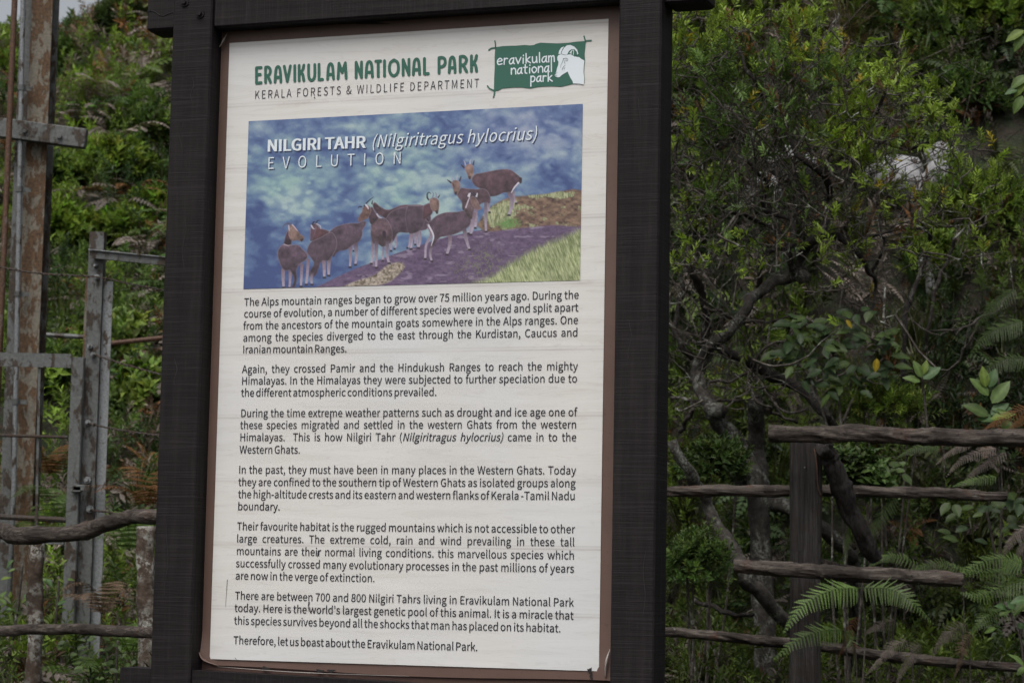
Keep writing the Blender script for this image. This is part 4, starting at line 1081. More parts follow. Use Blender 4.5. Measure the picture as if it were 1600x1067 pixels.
# tall rusty column: a rolled steel section with flanges
YC = 10.2
a, b = vert(57, 0, 43, 800, YC)
cx = (a[0] + b[0]) / 2; zf = gz(cx, YC) - .3; zt = a[2] + .6
w = m_px(33, YC)
col_ = thing('steel_column', (cx, YC, zf + .3), 'tall upright steel column covered in flaking rust at the left edge', 'column')
def upright(prof, x, y, z0, z1): return strip_extrude(prof, (x, y, z0), (x, y, z1), X3, Y3)
V, F = upright([(-w / 2, 0), (w / 2, 0), (w / 2, .012), (-w / 2, .012)], cx, YC, zf, zt); part('front_flange', V, F, M_RUSTY, col_)
V, F = upright([(-w / 2 + .005, .013), (-w / 2 + .017, .013), (-w / 2 + .017, .14), (-w / 2 + .005, .14)], cx, YC, zf, zt); part('web', V, F, M_RUSTY, col_)
V, F = upright([(-w / 2, .141), (w / 2, .141), (w / 2, .153), (-w / 2, .153)], cx, YC, zf, zt); part('rear_flange', V, F, M_STEEL, col_)
w2 = m_px(20, YC)
V, F = upright([(-w / 2 - w2, .03), (-w / 2 - .004, .03), (-w / 2 - .004, .045), (-w / 2 - w2, .045)], cx, YC, zf, zt); part('side_plate', V, F, M_STEEL, col_)
# bolted channel arm across the column
p0, p1 = at(-25, 197, YC - .05), at(135, 218, YC - .05)
t = (p1 - p0) / np.linalg.norm(p1 - p0)
h = m_px(31, YC - .05)
Vc, Fc = beam(p0, p1, .05, h, Z3, .004); arm = part('channel_arm', Vc, Fc, M_STEEL, col_)
for bx, by in ((39, 204), (93, 213)):
    q = at(bx, by, YC - .078); Vb, Fb = tube([q, q - Y3 * .014], m_px(4.5, YC), 6); part('bolt', Vb, Fb, M_STEEL, arm)
# galvanised conduit clipped to the column
a, b = at(36, 0, YC - .05), at(22, 760, YC - .05)
pipe_p = [(a[0] + (a[0] - b[0]) * .2, a[1], a[2] + .7), a, b, (b[0] - .002, b[1], gz(b[0], b[1]) - .1)]
pipe = thing('conduit_pipe', (b[0], b[1], gz(b[0], b[1])), 'thin galvanised conduit pipe clipped along the rusty column', 'pipe')
part('pipe', *tube(pipe_p, m_px(4, YC), 10), M_PIPE, pipe, smooth=True)
for py in (140, 300, 463, 630):
    q = a + (b - a) * (py / 760); Vb, Fb = tube([q - Z3 * .012, q + Z3 * .012], m_px(5.6, YC), 10)
    c = MB(); c.add(Vb, Fb); Vb, Fb = box(q + [.03, .012, 0], X3, Y3, Z3, .018, .003, .010); c.add(Vb, Fb); part('clip', *c.get(), M_STEEL, pipe)
# leaning rusty pole
a, b = at(23, 0, YC - .22), at(5, 420, YC - .22)
d = (b - a) / (a[2] - b[2])
foot = b + d * (b[2] - gz(b[0], b[1]) + .1)
rp = thing('leaning_pole', foot, 'slim rusty pole leaning in front of the column at the left edge', 'pole')
part('pole', *tube([a - d * .7, a, b, foot], m_px(4.6, YC), 10), M_RUSTPOLE, rp, smooth=True)

# gate post of two angle irons, with arm, hinges and wire bolts
YP = GY
pb, pt = at(136, 800, YP), at(150, 362, YP)
px_ = (pb[0] + pt[0]) / 2
zf = gz(px_, YP) - .3
gp = thing('gate_post', (px_, YP, zf + .3), 'grey painted angle iron gate post with hinges and an arm pointing right', 'post')
wl = m_px(23, YP); th = .008
V, F = upright([(-wl / 2, 0), (wl / 2, 0), (wl / 2, th), (-wl / 2, th)], px_, YP, zf, pt[2]); part('angle_iron', V, F, M_STEEL, gp)
V, F = upright([(wl / 2 - th, th + .0005), (wl / 2, th + .0005), (wl / 2, .07), (wl / 2 - th, .07)], px_, YP, zf, pt[2]); part('angle_web', V, F, M_STEEL, gp)
t2 = at(163, 438, YP)[2]; wr = m_px(15, YP)
V, F = upright([(wl / 2 + .001, .03), (wl / 2 + wr, .03), (wl / 2 + wr, .036), (wl / 2 + .001, .036)], px_, YP, zf, t2); part('outer_strip', V, F, M_PIPE, gp)
wk = m_px(7, YP); tb_ = at(136, 560, YP)[2]
V, F = upright([(-wl / 2 - wk, .05), (-wl / 2 - .001, .05), (-wl / 2 - .001, .06), (-wl / 2 - wk, .06)], px_, YP, zf, at(140, 430, YP)[2]); part('rear_strip', V, F, M_RUSTY, gp)
p0, p1 = at(143, 398, YP - .02), at(262, 410, YP - .16)
V, F = beam(p0, p1, .03, m_px(11, YP), Z3); armo = part('arm', V, F, M_STEEL, gp)
V, F = beam(p0 + [0, -.001, .019], p1 + [0, -.001, .019], .052, .004, Z3); part('arm_flange', V, F, M_PIPE, armo)
for bx, by, r in ((150, 416, 3.6), (152, 433, 4.5), (141, 541, 4.5), (146, 554, 4.5), (138, 660, 4.5), (137, 750, 6), (141, 795, 6)):
    q = at(bx, by, YP); c = MB()
    c.add(*tube([q - Y3 * .001, q - Y3 * .014], m_px(r, YP), 7)); c.add(*tube([q - Y3 * .012, q - Y3 * .035], m_px(r * .5, YP), 7))
    part('bolt', *c.get(), M_PIPE, gp)

# the gate itself: flat frame with thin rods
gate = thing('steel_gate', (at(60, 560, GY)[0], GY - .05, gz(at(60, 560, GY)[0], GY)), 'grey steel gate leaf with flat frame bars and thin rods', 'gate')
yg = GY - .04
ga, gb = at(-60, 560, yg), at(112, 564, yg)
V, F = beam(ga, gb, .008, m_px(22, yg), Z3); part('top_bar', V, F, M_STEEL, gate)
ua, ub = at(122, 558, yg - .006), at(108, 905, yg - .006)
xm = (ua[0] + ub[0]) / 2
V, F = box(((xm), yg - .006, (ua[2] + ub[2] - .5) / 2), X3, Y3, Z3, m_px(9, yg), .004, (ua[2] - ub[2] + .5) / 2); part('side_bar', V, F, M_STEEL, gate)
V, F = box((xm + m_px(9, yg), yg + .012, (ua[2] + ub[2] - .5) / 2), X3, Y3, Z3, .003, .013, (ua[2] - ub[2] + .5) / 2); part('side_bar', V, F, M_STEEL, gate)
q0, q1 = at(62, 572, yg + .01), at(56, 850, yg + .01)
V, F = beam(q0, q1, m_px(4, yg), .008, Y3); part('inner_bar', V, F, M_STEEL, gate)
for py, r in ((681, 2.4),):
    part('rod', *tube([at(-40, py - 2, yg - .008), at(106, py + 2, yg - .008)], m_px(r, yg), 7), M_BARB, gate)
part('lower_bar', *tube([at(-40, 805, yg + .02), at(118, 813, yg + .02)], m_px(4.4, yg), 8), M_BARB, gate)
for hy, hx in ((762, 122), (764, 113)):
    V, F = box(at(hx + 6, hy, yg - .03), X3, Y3, Z3, m_px(13 if hy == 762 else 8, yg), .012, m_px(4.5, yg), .002); part('hinge', V, F, M_STEEL, gate)
# thin rails further back
rr = thing('back_rail', at(205, 533, 11.0), 'thin rusty rail behind the barbed wire, right of the gate post', 'rail')
part('rail', *tube([at(158, 538, 11.2), at(300, 523, 11.2)], m_px(4, 11), 8), M_RUSTPOLE, rr)
part('rail', *tube([at(50, 522, 11.2), at(140, 527, 11.2)], m_px(4, 11), 8), M_STEEL, rr)
rr['label'] = 'thin rails crossing the hillside behind the gate post, right end rusty'
lr = thing('back_rail', at(60, 845, 9.0), 'straight grey rail just behind the upper log at the far left', 'rail')
part('rail', *beam(at(-30, 840, 9.1), at(100, 846, 9.1), .02, m_px(10, 9), Z3), M_STEEL, lr)

# barbed wires strung from the post bolts
def barbed(pts, label, y0, y1):
    P = smooth_path([at(x, y_, y0 + (y1 - y0) * i / (len(pts) - 1)) for i, (x, y_) in enumerate(pts)], 70)
    L = np.concatenate([[0], np.cumsum(np.linalg.norm(np.diff(P, axis=0), axis=1))])
    t_ = thing('barbed_wire', P[0], label, 'wire', 'barbed wires strung by the gate')
    c = MB()
    for ph in (0, math.pi):                                         # two strands twisted together
        w_ = np.c_[np.zeros(len(P)), np.cos(L * 150 + ph), np.sin(L * 150 + ph)] * .0022
        n_ = int(L[-1] / .012); s = np.linspace(0, L[-1], n_)
        Q = np.stack([np.interp(s, L, P[:, k]) for k in range(3)], 1) + np.c_[np.zeros(n_), np.cos(s * 130 + ph), np.sin(s * 130 + ph)] * .0024
        part('strand', *tube(Q, .0027, 4), M_BARB, t_)
    bm_ = None
    for s in np.arange(.04, L[-1], .105):
        q = np.array([np.interp(s, L, P[:, k]) for k in range(3)])
        b = MB()
        for k in range(2):
            d = rng.normal(size=3); d[0] *= .5; d /= np.linalg.norm(d)
            b.add(*tube([q - d * .021, q + d * .021], .0017, 4))
        b.add(*tube([q - X3 * .006, q + X3 * .006], .0042, 6))
        part('barb', *b.get(), M_BARB, t_)
barbed([(-20, 414), (60, 427), (152, 433), (200, 443), (262, 455)], 'topmost barbed wire, running across the rusty column to the sign post', GY + .0, GY - .3)
barbed([(146, 554), (190, 568), (262, 588)], 'second barbed wire from the top, dropping right from the gate post', GY - .02, GY - .3)
barbed([(138, 662), (190, 672), (262, 682)], 'third barbed wire from the top, right of the gate post', GY - .02, GY - .3)
barbed([(141, 797), (180, 802), (225, 815), (250, 818)], 'lowest barbed wire, just above the upper log rail', GY - .02, GY - .4)

# ================================================================== log fences
def log(parent, pts, rpx, y0, y1, mat=M_LOG, wob=.22, seed=0, sides=14, name='rail', n=46, knots=3, groove=.16):
    n = n * 2; sides = 26
    P = smooth_path([at(x, y_, y0 + (y1 - y0) * i / (len(pts) - 1)) for i, (x, y_) in enumerate(pts)], n)
    P = P + (np.stack([vnoise(np.linspace(0, 9, n), np.full(n, k * 7.3), seed + k) - .5 for k in range(3)], 1)) * m_px(rpx[0] * .5, y0)
    r = np.interp(np.linspace(0, 1, n), np.linspace(0, 1, len(rpx)), [m_px(v, (y0 + y1) / 2) for v in rpx])
    r2 = r.copy(); r2[0] *= .86; r2[-1] *= .86
    g = random.Random(seed)
    for k in range(knots):
        c = g.uniform(.08, .92) * (n - 1); r2 = r2 * (1 + .12 * np.exp(-((np.arange(n) - c) / 1.3) ** 2))
    Vt, Ft = tube(P, r2, sides, wob=wob, seed=seed)
    # long drying grooves and flaked bark: push rings in and out
    ii = np.repeat(np.arange(n), sides); jj = np.tile(np.arange(sides), n)
    gr_ = vnoise(jj * .93 + seed, ii * .10, seed + 50); gr_ = np.where(gr_ < .28, -groove, 0) + .07 * (vnoise(jj * .5, ii * .8, seed + 51) - .5)
    ends = np.where((ii < 1) | (ii > n - 2), .10 * (vnoise(jj * .7, ii * 1.0, seed + 52) - .5), 0)
    Pc = P[ii]; Vt = Pc + (Vt - Pc) * (1 + gr_ + ends)[:, None]
    o = part(name, Vt, Ft, mat, parent, smooth=False)
    for p_ in o.data.polygons: p_.use_smooth = len(p_.vertices) == 4
    return o
YF = 7.9
xf = at(57, 900, YF)[0]
lf = thing('log_fence', (xf, YF, gz(xf, YF)), 'rough log fence at lower left, in front of the steel gate', 'fence', 'rough log fences on both sides of the sign')
log(lf, [(-60, 822), (0, 827), (30, 835), (120, 831), (165, 820), (215, 806), (262, 806)], [12, 13, 13, 12.5, 12, 11.5, 11], YF - .05, YF - .35, seed=3, wob=.10, groove=.05)
log(lf, [(-60, 984), (0, 985), (70, 983), (130, 984), (185, 986), (262, 991)], [8.5, 8.5, 8.5, 8.5, 9, 8], YF - .05, YF - .35, seed=5, wob=.10, groove=.05)
for x0, x1, ya, yb, r, s in ((57, 54, 846, 1010, 12.5, 11), (229, 229, 822, 1010, 15, 17)):
    b = at(x1, yb, YF + .08)
    P = [at(x0, ya, YF + .08), (at(x0, ya, YF + .08) + b) / 2, b, np.array([b[0], b[1], gz(b[0], b[1]) - .25])]
    P = smooth_path(P, 30); part('post', *tube(P, m_px(r, YF), 14, wob=.2, seed=s), M_POSTBARK, lf, smooth=True)

YR = 8.3
xr = at(1262, 1000, YR)[0]
rf = thing('log_fence', (xr, YR, gz(xr, YR)), 'weathered log fence at lower right with four rails and a squared post', 'fence', 'rough log fences on both sides of the sign')
log(rf, [(1198, 678), (1300, 679), (1400, 681), (1500, 683), (1680, 682)], [12.5, 13.5, 13.5, 13, 15], YR - .16, YR - .3, seed=21, n=60, wob=.16)
log(rf, [(985, 766), (1100, 768), (1250, 767), (1400, 768), (1500, 772), (1573, 776)], [8.5, 9, 9, 9, 8.5, 7], YR + .14, YR + .16, seed=25, n=60)
log(rf, [(1145, 883), (1220, 889), (1330, 897), (1430, 902), (1506, 906)], [9.5, 11, 12, 11.5, 11.5], YR - .14, YR - .2, seed=31, n=60, wob=.18)
log(rf, [(985, 982), (1050, 988), (1140, 996), (1220, 1004), (1300, 1014), (1420, 1028), (1620, 1045)], [8, 8, 8, 8.5, 8.5, 8, 7], YR + .14, YR + .3, seed=35, n=60)
log(rf, [(1277, 876), (1310, 886), (1350, 892)], [6, 6.5, 6], YR + .12, YR + .3, seed=37)
a, b = at(1265, 692, YR), at(1252, 1067, YR)
wp = m_px(24, YR)
xp = (a[0] + b[0]) / 2
nseg = 26; zz = np.linspace(gz(xp, YR) - .3, a[2], nseg); V = []; F = []
prof = [(-1, -.7), (-.6, -.85), (-.1, -.8), (.45, -.85), (.92, -.7), (1, -.1), (.92, .7), (0, .85), (-.9, .7), (-1.02, 0)]
for i, z in enumerate(zz):
    for k, (u, v) in enumerate(prof):
        j = 1 + .09 * (vnoise(np.array(k * 3.1), np.array(z * 3.0), 77) - .5)
        V.append((xp + u * wp * j * (1 + .05 * math.sin(z * 7)), YR + v * wp * j, z + (.02 * vnoise(np.array(k * 2.0), np.array(1.0), 5) if i == nseg - 1 else 0)))
n_ = len(prof)
F = [[i * n_ + j, i * n_ + (j + 1) % n_, (i + 1) * n_ + (j + 1) % n_, (i + 1) * n_ + j] for i in range(nseg - 1) for j in range(n_)] + [[(nseg - 1) * n_ + j for j in range(n_)]]
fp = part('post', V, F, M_LOGUP, rf)
# pale split down the post and a drying crack
M_SPLIT = plain('fresh_split_wood', (.10, .055, .038), .8)
part('split', *tube(smooth_path([at(1272, 700, YR - wp * .86), at(1276, 725, YR - wp * .87), at(1278, 760, YR - wp * .87), at(1283, 775, YR - wp * .82)], 14), [.001] + [m_px(3, YR)] * 5 + [m_px(2, YR)] * 7 + [.001], 6, flat=.4, wob=.3), M_SPLIT, fp)
for pts in ([(1252, 706), (1255, 760), (1253, 830)], [(1264, 760), (1262, 830), (1260, 900)], [(1247, 800), (1249, 860)]):
    part('crack', *tube(smooth_path([at(x, y_, YR - wp * .83) for x, y_ in pts], 12), m_px(1.1, YR), 5), M_STAIN, fp)
log(rf, [(1283, 700), (1296, 712), (1312, 760), (1335, 810), (1352, 850), (1366, 874)], [13, 15, 14, 13.5, 13, 10], YR - .1, YR + .1, mat=M_LOGUP, seed=41, name='brace', n=40, wob=.25)

# ================================================================== plants
def tmpl(tris, shade=None):
    V = np.array([v for t in tris for v in t], dtype=float); F = np.arange(len(V)).reshape(-1, 3)
    return V, F, (np.ones(len(V)) if shade is None else np.asarray(shade))

def leaf_tris(p, d, n, L, w, fold=.35, bend=.25):
    """a folded pointed leaf: p foot, d direction, n upper side"""
    s = np.cross(d, n); s /= np.linalg.norm(s) + 1e-9; n = np.cross(s, d)
    a = p; m = p + d * L * .48 - n * L * .02; tip = p + d * L * .97 - n * L * bend
    l = p + d * L * .45 + s * w / 2 + n * w * fold * .5; r = p + d * L * .45 - s * w / 2 + n * w * fold * .5
    return [(a, r, m), (m, r, tip), (a, m, l), (m, tip, l)]

def leaf2(p, d, n, L, w, bend=.2):
    s = np.cross(d, n); s /= np.linalg.norm(s) + 1e-9; n = np.cross(s, d)
    a = p; tip = p + d * L - n * L * bend
    l = p + d * L * .45 + s * w / 2 + n * w * .18; r = p + d * L * .45 - s * w / 2 + n * w * .18
    return [(a, r, tip), (a, tip, l)]

def unit(v): v = np.asarray(v, dtype=float); return v / (np.linalg.norm(v) + 1e-12)

def make_shoot(nl, leaf, wid, spread=(50, 75), g=None, four=False, stem=True):
    """leafy shoot growing along +Z, length 1"""
    g = g or random.Random(1); tr = []; sh = []
    for i in range(nl):
        t = .25 + .75 * (i + .5) / nl; a = i * 2.4 + g.uniform(-.3, .3)
        e = R(g.uniform(*spread)) * (1.15 - .75 * t)
        rad = np.array([math.cos(a), math.sin(a), 0]); d = unit(rad * math.sin(e) + Z3 * math.cos(e))
        n = unit(Z3 * math.sin(e) - rad * math.cos(e)); L = leaf * g.uniform(.75, 1.2) * (1 - .35 * t * t)
        q = (leaf_tris if four else leaf2)(np.array([0, 0, t * .95]), d, n, L, L * wid * g.uniform(.85, 1.15))
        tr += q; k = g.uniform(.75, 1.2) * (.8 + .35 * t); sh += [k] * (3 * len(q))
    if stem:
        for a in (0, 2.1, 4.2):
            p = np.array([math.cos(a), math.sin(a), 0]) * .018; q = np.array([math.cos(a + 2.1), math.sin(a + 2.1), 0]) * .018
            tr.append((p, q, np.array([0, 0, .97]))); sh += [.5] * 3
    return tmpl(tr, sh)

def make_pinnate(nl, leaf, wid, g):
    """twig tip with narrow leaves in two ranks, the last ones brighter"""
    tr = []; sh = []
    for i in range(nl):
        t = .15 + .85 * i / (nl - 1); s = 1 if i % 2 else -1
        e = R(g.uniform(35, 62)) * (1.1 - .6 * t)
        d = unit([s * math.sin(e), g.uniform(-.25, .35), math.cos(e)]); L = leaf * g.uniform(.8, 1.15) * (1 - .3 * abs(t - .55))
        n = unit([0, -1, .3]); q = leaf2(np.array([0, .06 * t * t, t * .85]), d, n, L, L * wid, g.uniform(.05, .3))
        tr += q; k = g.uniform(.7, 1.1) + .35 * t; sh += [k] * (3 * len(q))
    for a in (0, 2.1, 4.2):
        p = np.array([math.cos(a), math.sin(a), 0]) * .015; q = np.array([math.cos(a + 2.1), math.sin(a + 2.1), 0]) * .015
        tr.append((p, q, np.array([0, .05, .9]))); sh += [.4] * 3
    return tmpl(tr, sh)

def frond(P, width, pairs, detail=1, side=None, hang=.25, seed=0, taper=.9, fwd=.35):
    """fern frond along the path P; width = length of the longest pinna"""
    g = random.Random(seed); P = smooth_path(P, 24); n = len(P)
    T = np.gradient(P, axis=0); T /= np.linalg.norm(T, axis=1)[:, None]
    L = np.linalg.norm(np.diff(P, axis=0), axis=1).sum()
    tr = []; sh = []
    for i in range(pairs):
        t = .03 + .97 * (i + .5) / pairs; k = t * (n - 1); j = min(int(k), n - 2); f = k - j
        p = P[j] * (1 - f) + P[j + 1] * f; d = T[j]
        S = np.cross(d, Z3) if side is None else side - d * (side @ d); S = unit(S); U = unit(np.cross(S, d))
        if U[2] < 0: U = -U
        l = width * min(1, (t + .16) * 3.2) * max(.03, (1 - t)) ** .75 * 1.25; l = min(l, width)
        sp_ = L * .88 / pairs
        for s in (-1, 1):
            q = unit(S * s + d * (fwd + g.uniform(-.08, .08)) - Z3 * hang * g.uniform(.6, 1.4))
            w = unit(np.cross(q, U)); w = w if w @ d > 0 else -w
            c = g.uniform(.75, 1.15)
            if detail == 1:
                a = p; b = p + q * l * .4 + w * sp_ * .42; e = p + q * l - U * l * .12; b2 = p + q * l * .4 - w * sp_ * .42
                tr += [(a, b2, e), (a, e, b)]; sh += [c] * 6
            else:
                m = max(3, int(l / (sp_ * .42)))
                for r in range(m):
                    u = (r + .3) / m; x = p + q * l * u - U * l * .14 * u * u; pl = sp_ * .52 * (1 - u) ** .6 + .0006; bw = l / m * .47
                    for z in (-1, 1):
                        tr.append((x - q * bw, x + q * bw, x + w * z * pl + q * bw * 1.1 - Z3 * pl * .15)); sh += [c * g.uniform(.9, 1.1)] * 3
                e = p + q * l - U * l * .14; tr.append((p - w * sp_ * .03, p + w * sp_ * .03, e)); sh += [c * .6] * 3
    V, F, C = tmpl(tr, sh)
    rv, rf_ = tube(P, np.linspace(width * .022, width * .006, n), 3, cap=False)
    rt = np.array([[f[0], f[1], f[2]] for f in rf_] + [[f[0], f[2], f[3]] for f in rf_]) + len(V)
    return np.vstack([V, rv]), np.vstack([F, rt]), np.concatenate([C, np.full(len(rv), .55)])

def make_fern(nf, g, size=1.0, up=(25, 60)):
    Vs, Fs, Cs = [], [], []; n = 0
    for i in range(nf):
        a = i * 2 * math.pi / nf + g.uniform(-.4, .4); e = R(g.uniform(*up)); L = g.uniform(.75, 1.1) * size
        h = np.array([math.cos(a), math.sin(a), 0])
        P = [np.zeros(3), h * L * .35 * math.cos(e) + Z3 * L * .42 * math.sin(e) * 1.3, h * L * .72 * math.cos(e * .8) + Z3 * L * .55 * math.sin(e), h * L * .98 * math.cos(e * .7) + Z3 * L * .38 * math.sin(e)]
        V, F, C = frond(P, L * .22, 13, 1, seed=g.randrange(9999)); Vs.append(V); Fs.append(F + n); Cs.append(C); n += len(V)
    return np.vstack(Vs), np.vstack(Fs), np.concatenate(Cs)

def make_grass(nb, g, lean=.5):
    tr = []; sh = []
    for i in range(nb):
        a = g.uniform(0, 6.28); h = np.array([math.cos(a), math.sin(a), 0]); L = g.uniform(.6, 1.1); k = g.uniform(.1, lean)
        s = np.array([-h[1], h[0], 0]) * .012; p0 = h * g.uniform(0, .08); p1 = p0 + Z3 * L * .5 + h * L * k * .25; p2 = p0 + Z3 * L * (.85 - k * .45) + h * L * k * .9
        tr += [(p0 - s, p0 + s, p1 + s * .8), (p0 - s, p1 + s * .8, p1 - s * .8), (p1 - s * .8, p1 + s * .8, p2)]; sh += [g.uniform(.7, 1.25)] * 9
    return tmpl(tr, sh)

def scatter(T, pos, dirs, scale, tint, roll=None):
    V, F, C = T; pos = np.asarray(pos, dtype=float); m = len(pos)
    d = np.asarray(dirs, dtype=float); d = d / np.linalg.norm(d, axis=1)[:, None]
    a = rng.normal(size=(m, 3)) if roll is None else np.asarray(roll, dtype=float)
    x = a - d * (a * d).sum(1)[:, None]; x /= np.linalg.norm(x, axis=1)[:, None]; y = np.cross(d, x)
    s = np.asarray(scale, dtype=float).reshape(-1, 1, 1) * np.ones((m, 1, 1))
    W = (V[None, :, 0, None] * x[:, None] + V[None, :, 1, None] * y[:, None] + V[None, :, 2, None] * d[:, None]) * s + pos[:, None]
    Fo = F[None] + (np.arange(m) * len(V))[:, None, None]
    Cc = np.asarray(tint)[:, None, :] * C[None, :, None]
    return W.reshape(-1, 3), Fo.reshape(-1, 3), Cc.reshape(-1, 3)

class Cloud:
    def __init__(s): s.V = []; s.F = []; s.C = []; s.n = 0
    def add(s, V, F, C):
        if C.ndim == 1: raise ValueError
        s.V.append(V); s.F.append(F + s.n); s.C.append(C); s.n += len(V)
    def mixed(s, Ts, pos, dirs, scale, tint):
        pos = np.asarray(pos); scale = np.broadcast_to(np.asarray(scale, dtype=float), (len(pos),)); pick = rng.integers(0, len(Ts), len(pos))
        for k, T in enumerate(Ts):
            i = pick == k
            if i.any(): s.add(*scatter(T, pos[i], np.asarray(dirs)[i], scale[i], np.asarray(tint)[i]))
    def get(s): return np.vstack(s.V), np.vstack(s.F), np.clip(np.vstack(s.C), 0, 1)

gg = random.Random(5)
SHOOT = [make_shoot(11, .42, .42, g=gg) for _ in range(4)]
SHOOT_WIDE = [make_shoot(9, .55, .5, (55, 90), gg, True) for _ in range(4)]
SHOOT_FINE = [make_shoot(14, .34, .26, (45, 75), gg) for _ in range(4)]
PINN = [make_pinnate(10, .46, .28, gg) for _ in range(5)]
FERN = [make_fern(7, gg) for _ in range(5)]
FERN_FLAT = [make_fern(6, gg, 1.0, (8, 35)) for _ in range(4)]
GRASS = [make_grass(26, gg) for _ in range(3)]
GRASS_LONG = [make_grass(30, gg, 1.6) for _ in range(3)]

LIME = np.array([.165, .235, .040]); MID = np.array([.082, .130, .034]); DEEP = np.array([.034, .060, .022])
OLIVE = np.array([.085, .105, .03]); STRAW = np.array([.22, .18, .10]); PINKD = np.array([.20, .165, .15]); RUST = np.array([.15, .075, .034]); BRN = np.array([.07, .048, .035])

def tints(base, n, var=.25, hue=.15):
    b = np.asarray(base) * (1 + var * rng.normal(size=(n, 1)).clip(-2, 2))
    return np.clip(b * (1 + hue * rng.normal(size=(n, 3)) * [1, .3, .7]), .003, .6)

def on_ground(x, y, dz=0.0): return np.c_[x, y, terrain(x, y) + dz]
def slope_dirs(x, y, up=.6, jit=.35):
    e = .05; nx = -(terrain(x + e, y) - terrain(x - e, y)) / (2 * e); ny = -(terrain(x, y + e) - terrain(x, y - e)) / (2 * e)
    nrm = np.c_[nx, ny, np.ones(len(x))]; nrm /= np.linalg.norm(nrm, axis=1)[:, None]
    return nrm * (1 - up) + Z3 * up + rng.normal(size=(len(x), 3)) * jit

# ---- ground cover: what nobody could count -------------------------------------------------
def area(n, x0, x1, y0, y1): return rng.uniform(x0, x1, n), rng.uniform(y0, y1, n)
BARE = []
for px, py, rx, ry in ((1350, 110, 60, 55), (1462, 262, 26, 20), (1455, 312, 34, 44), (1385, 285, 44, 24), (1240, 262, 34, 20), (1190, 300, 30, 24), (1440, 440, 18, 34), (1580, 300, 14, 10)):
    c = hit(px, py, 10.3); BARE.append((c, m_px(rx, c[1]), m_px(ry, c[1])))
cover = Cloud(); dead = Cloud(); fernc = Cloud(); grassc = Cloud()
def cover_zone(n, x0, x1, y0, y1, dark=1.0, size=.2, leafy=1.0, deadf=1.0, ferns=1.0):
    x, y = area(n, x0, x1, y0, y1)
    z = terrain(x, y); keep = np.ones(n, dtype=bool)
    for c, a, b in BARE: keep &= ~((rng.random(n) > .28) & (np.abs(x - c[0]) < a) & (np.abs(z - c[2]) < b * (.8 + .5 * rng.random(n))) & (y < c[1] + .9))
    x = x[keep]; y = y[keep]; n = len(x)
    f1 = fbm(x * .55 + 3, y * .55, 4, 101); f2 = fbm(x * 1.3, y * 1.3 + 7, 3, 103); f3 = fbm(x * .9 + 20, y * .9 + 7, 3, 107)
    # leafy patches, lime to deep green
    m = (f1 > .34) & (rng.random(n) < leafy)
    k = np.clip((f2 - .35) * 3.2, 0, 1)[:, None]
    col = (DEEP * 1.2 * (1 - k) + LIME * k)
    hz = rng.uniform(0, .32, n) * np.clip(f1 * 2, .3, 1.4)
    t = np.clip(col * dark * (1 + .28 * rng.normal(size=(n, 1))), .004, .5)
    P = on_ground(x, y, 0); P[:, 2] += hz
    D = slope_dirs(x, y, .5, .45)
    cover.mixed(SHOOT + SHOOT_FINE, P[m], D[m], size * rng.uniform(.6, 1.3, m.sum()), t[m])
    # dead bracken and twigs
    m = (f3 > .46) & (rng.random(n) < .55 * deadf)
    q = rng.random((n, 1)); tt = np.where(q < .6, PINKD, np.where(q < .8, BRN * 1.6, RUST)) * (1 + .3 * rng.normal(size=(n, 1)))
    P2 = on_ground(x, y, .05); P2[:, 2] += rng.uniform(0, .2, n)
    D2 = D + rng.normal(size=D.shape) * .5
    dead.mixed(SHOOT_FINE + FERN_FLAT[:1], P2[m], D2[m], size * rng.uniform(.8, 1.5, m.sum()), np.clip(tt[m] * dark, .01, .5))
    # ferns
    m = (f1 < .56) & (rng.random(n) < .085 * ferns)
    tt = tints(MID * 1.0 * dark, n, .25)
    dd = rng.random(n) < .3 * deadf; tt[dd] = np.clip(PINKD * dark * (1 + .2 * rng.normal(size=(dd.sum(), 1))), .01, .5); d2 = rng.random(n) < .07; tt[d2] = RUST * dark
    fernc.mixed(FERN, on_ground(x, y, 0)[m], slope_dirs(x, y, .6, .2)[m], rng.uniform(.32, .62, m.sum()) * (size / .2) ** .5, tt[m])
    m = rng.random(n) < .035
    grassc.mixed(GRASS, on_ground(x, y, 0)[m], slope_dirs(x, y, .8, .2)[m], rng.uniform(.25, .5, m.sum()), tints(OLIVE * dark, n, .3)[m])
cover_zone(11000, -8, -.9, 12.0, 21, 1.2, .16, .85, 1.5)
cover_zone(9500, -10, -.5, 20, 33, 1.25, .22, .85, 1.5)
cover_zone(3000, -.9, 2.2, 12, 30, .85, .25)
cover_zone(15000, .6, 5.6, 9.9, 15.5, .54, .125, .9, .25, .12)  # right-hand zones: low tint factor puts the bank's shade into the leaf colour
cover_zone(4200, .6, 8.5, 15, 22, .5, .2, .8, .3, .2)
cover_zone(2600, -5, -.8, 8.3, 12.0, .75, .13, .8)
cover_zone(3400, .6, 5.2, 8.5, 11.8, .46, .11, .85, .6, .5)
cover_zone(900, -5, 6, 6.4, 8.4, .45, .12, .7)
V, F, C = cover.get(); single('undergrowth', V, F, M_LEAF, (0, 0, 0), 'mixed green low scrub covering the hillside and bank', None, kind='stuff', col=C)
V, F, C = dead.get(); single('dead_bracken', V, F, M_DEAD, (0, 0, 0), 'withered pinkish brown bracken strewn among the scrub', None, kind='stuff', col=C)
V, F, C = fernc.get(); single('fern_cover', V, F, M_LEAF, (0, 0, 0), 'ferns growing all over the slope between the scrub', None, kind='stuff', col=C)
V, F, C = grassc.get(); single('grass', V, F, M_LEAF, (0, 0, 0), 'thin grass tufts on the slope', None, kind='stuff', col=C)

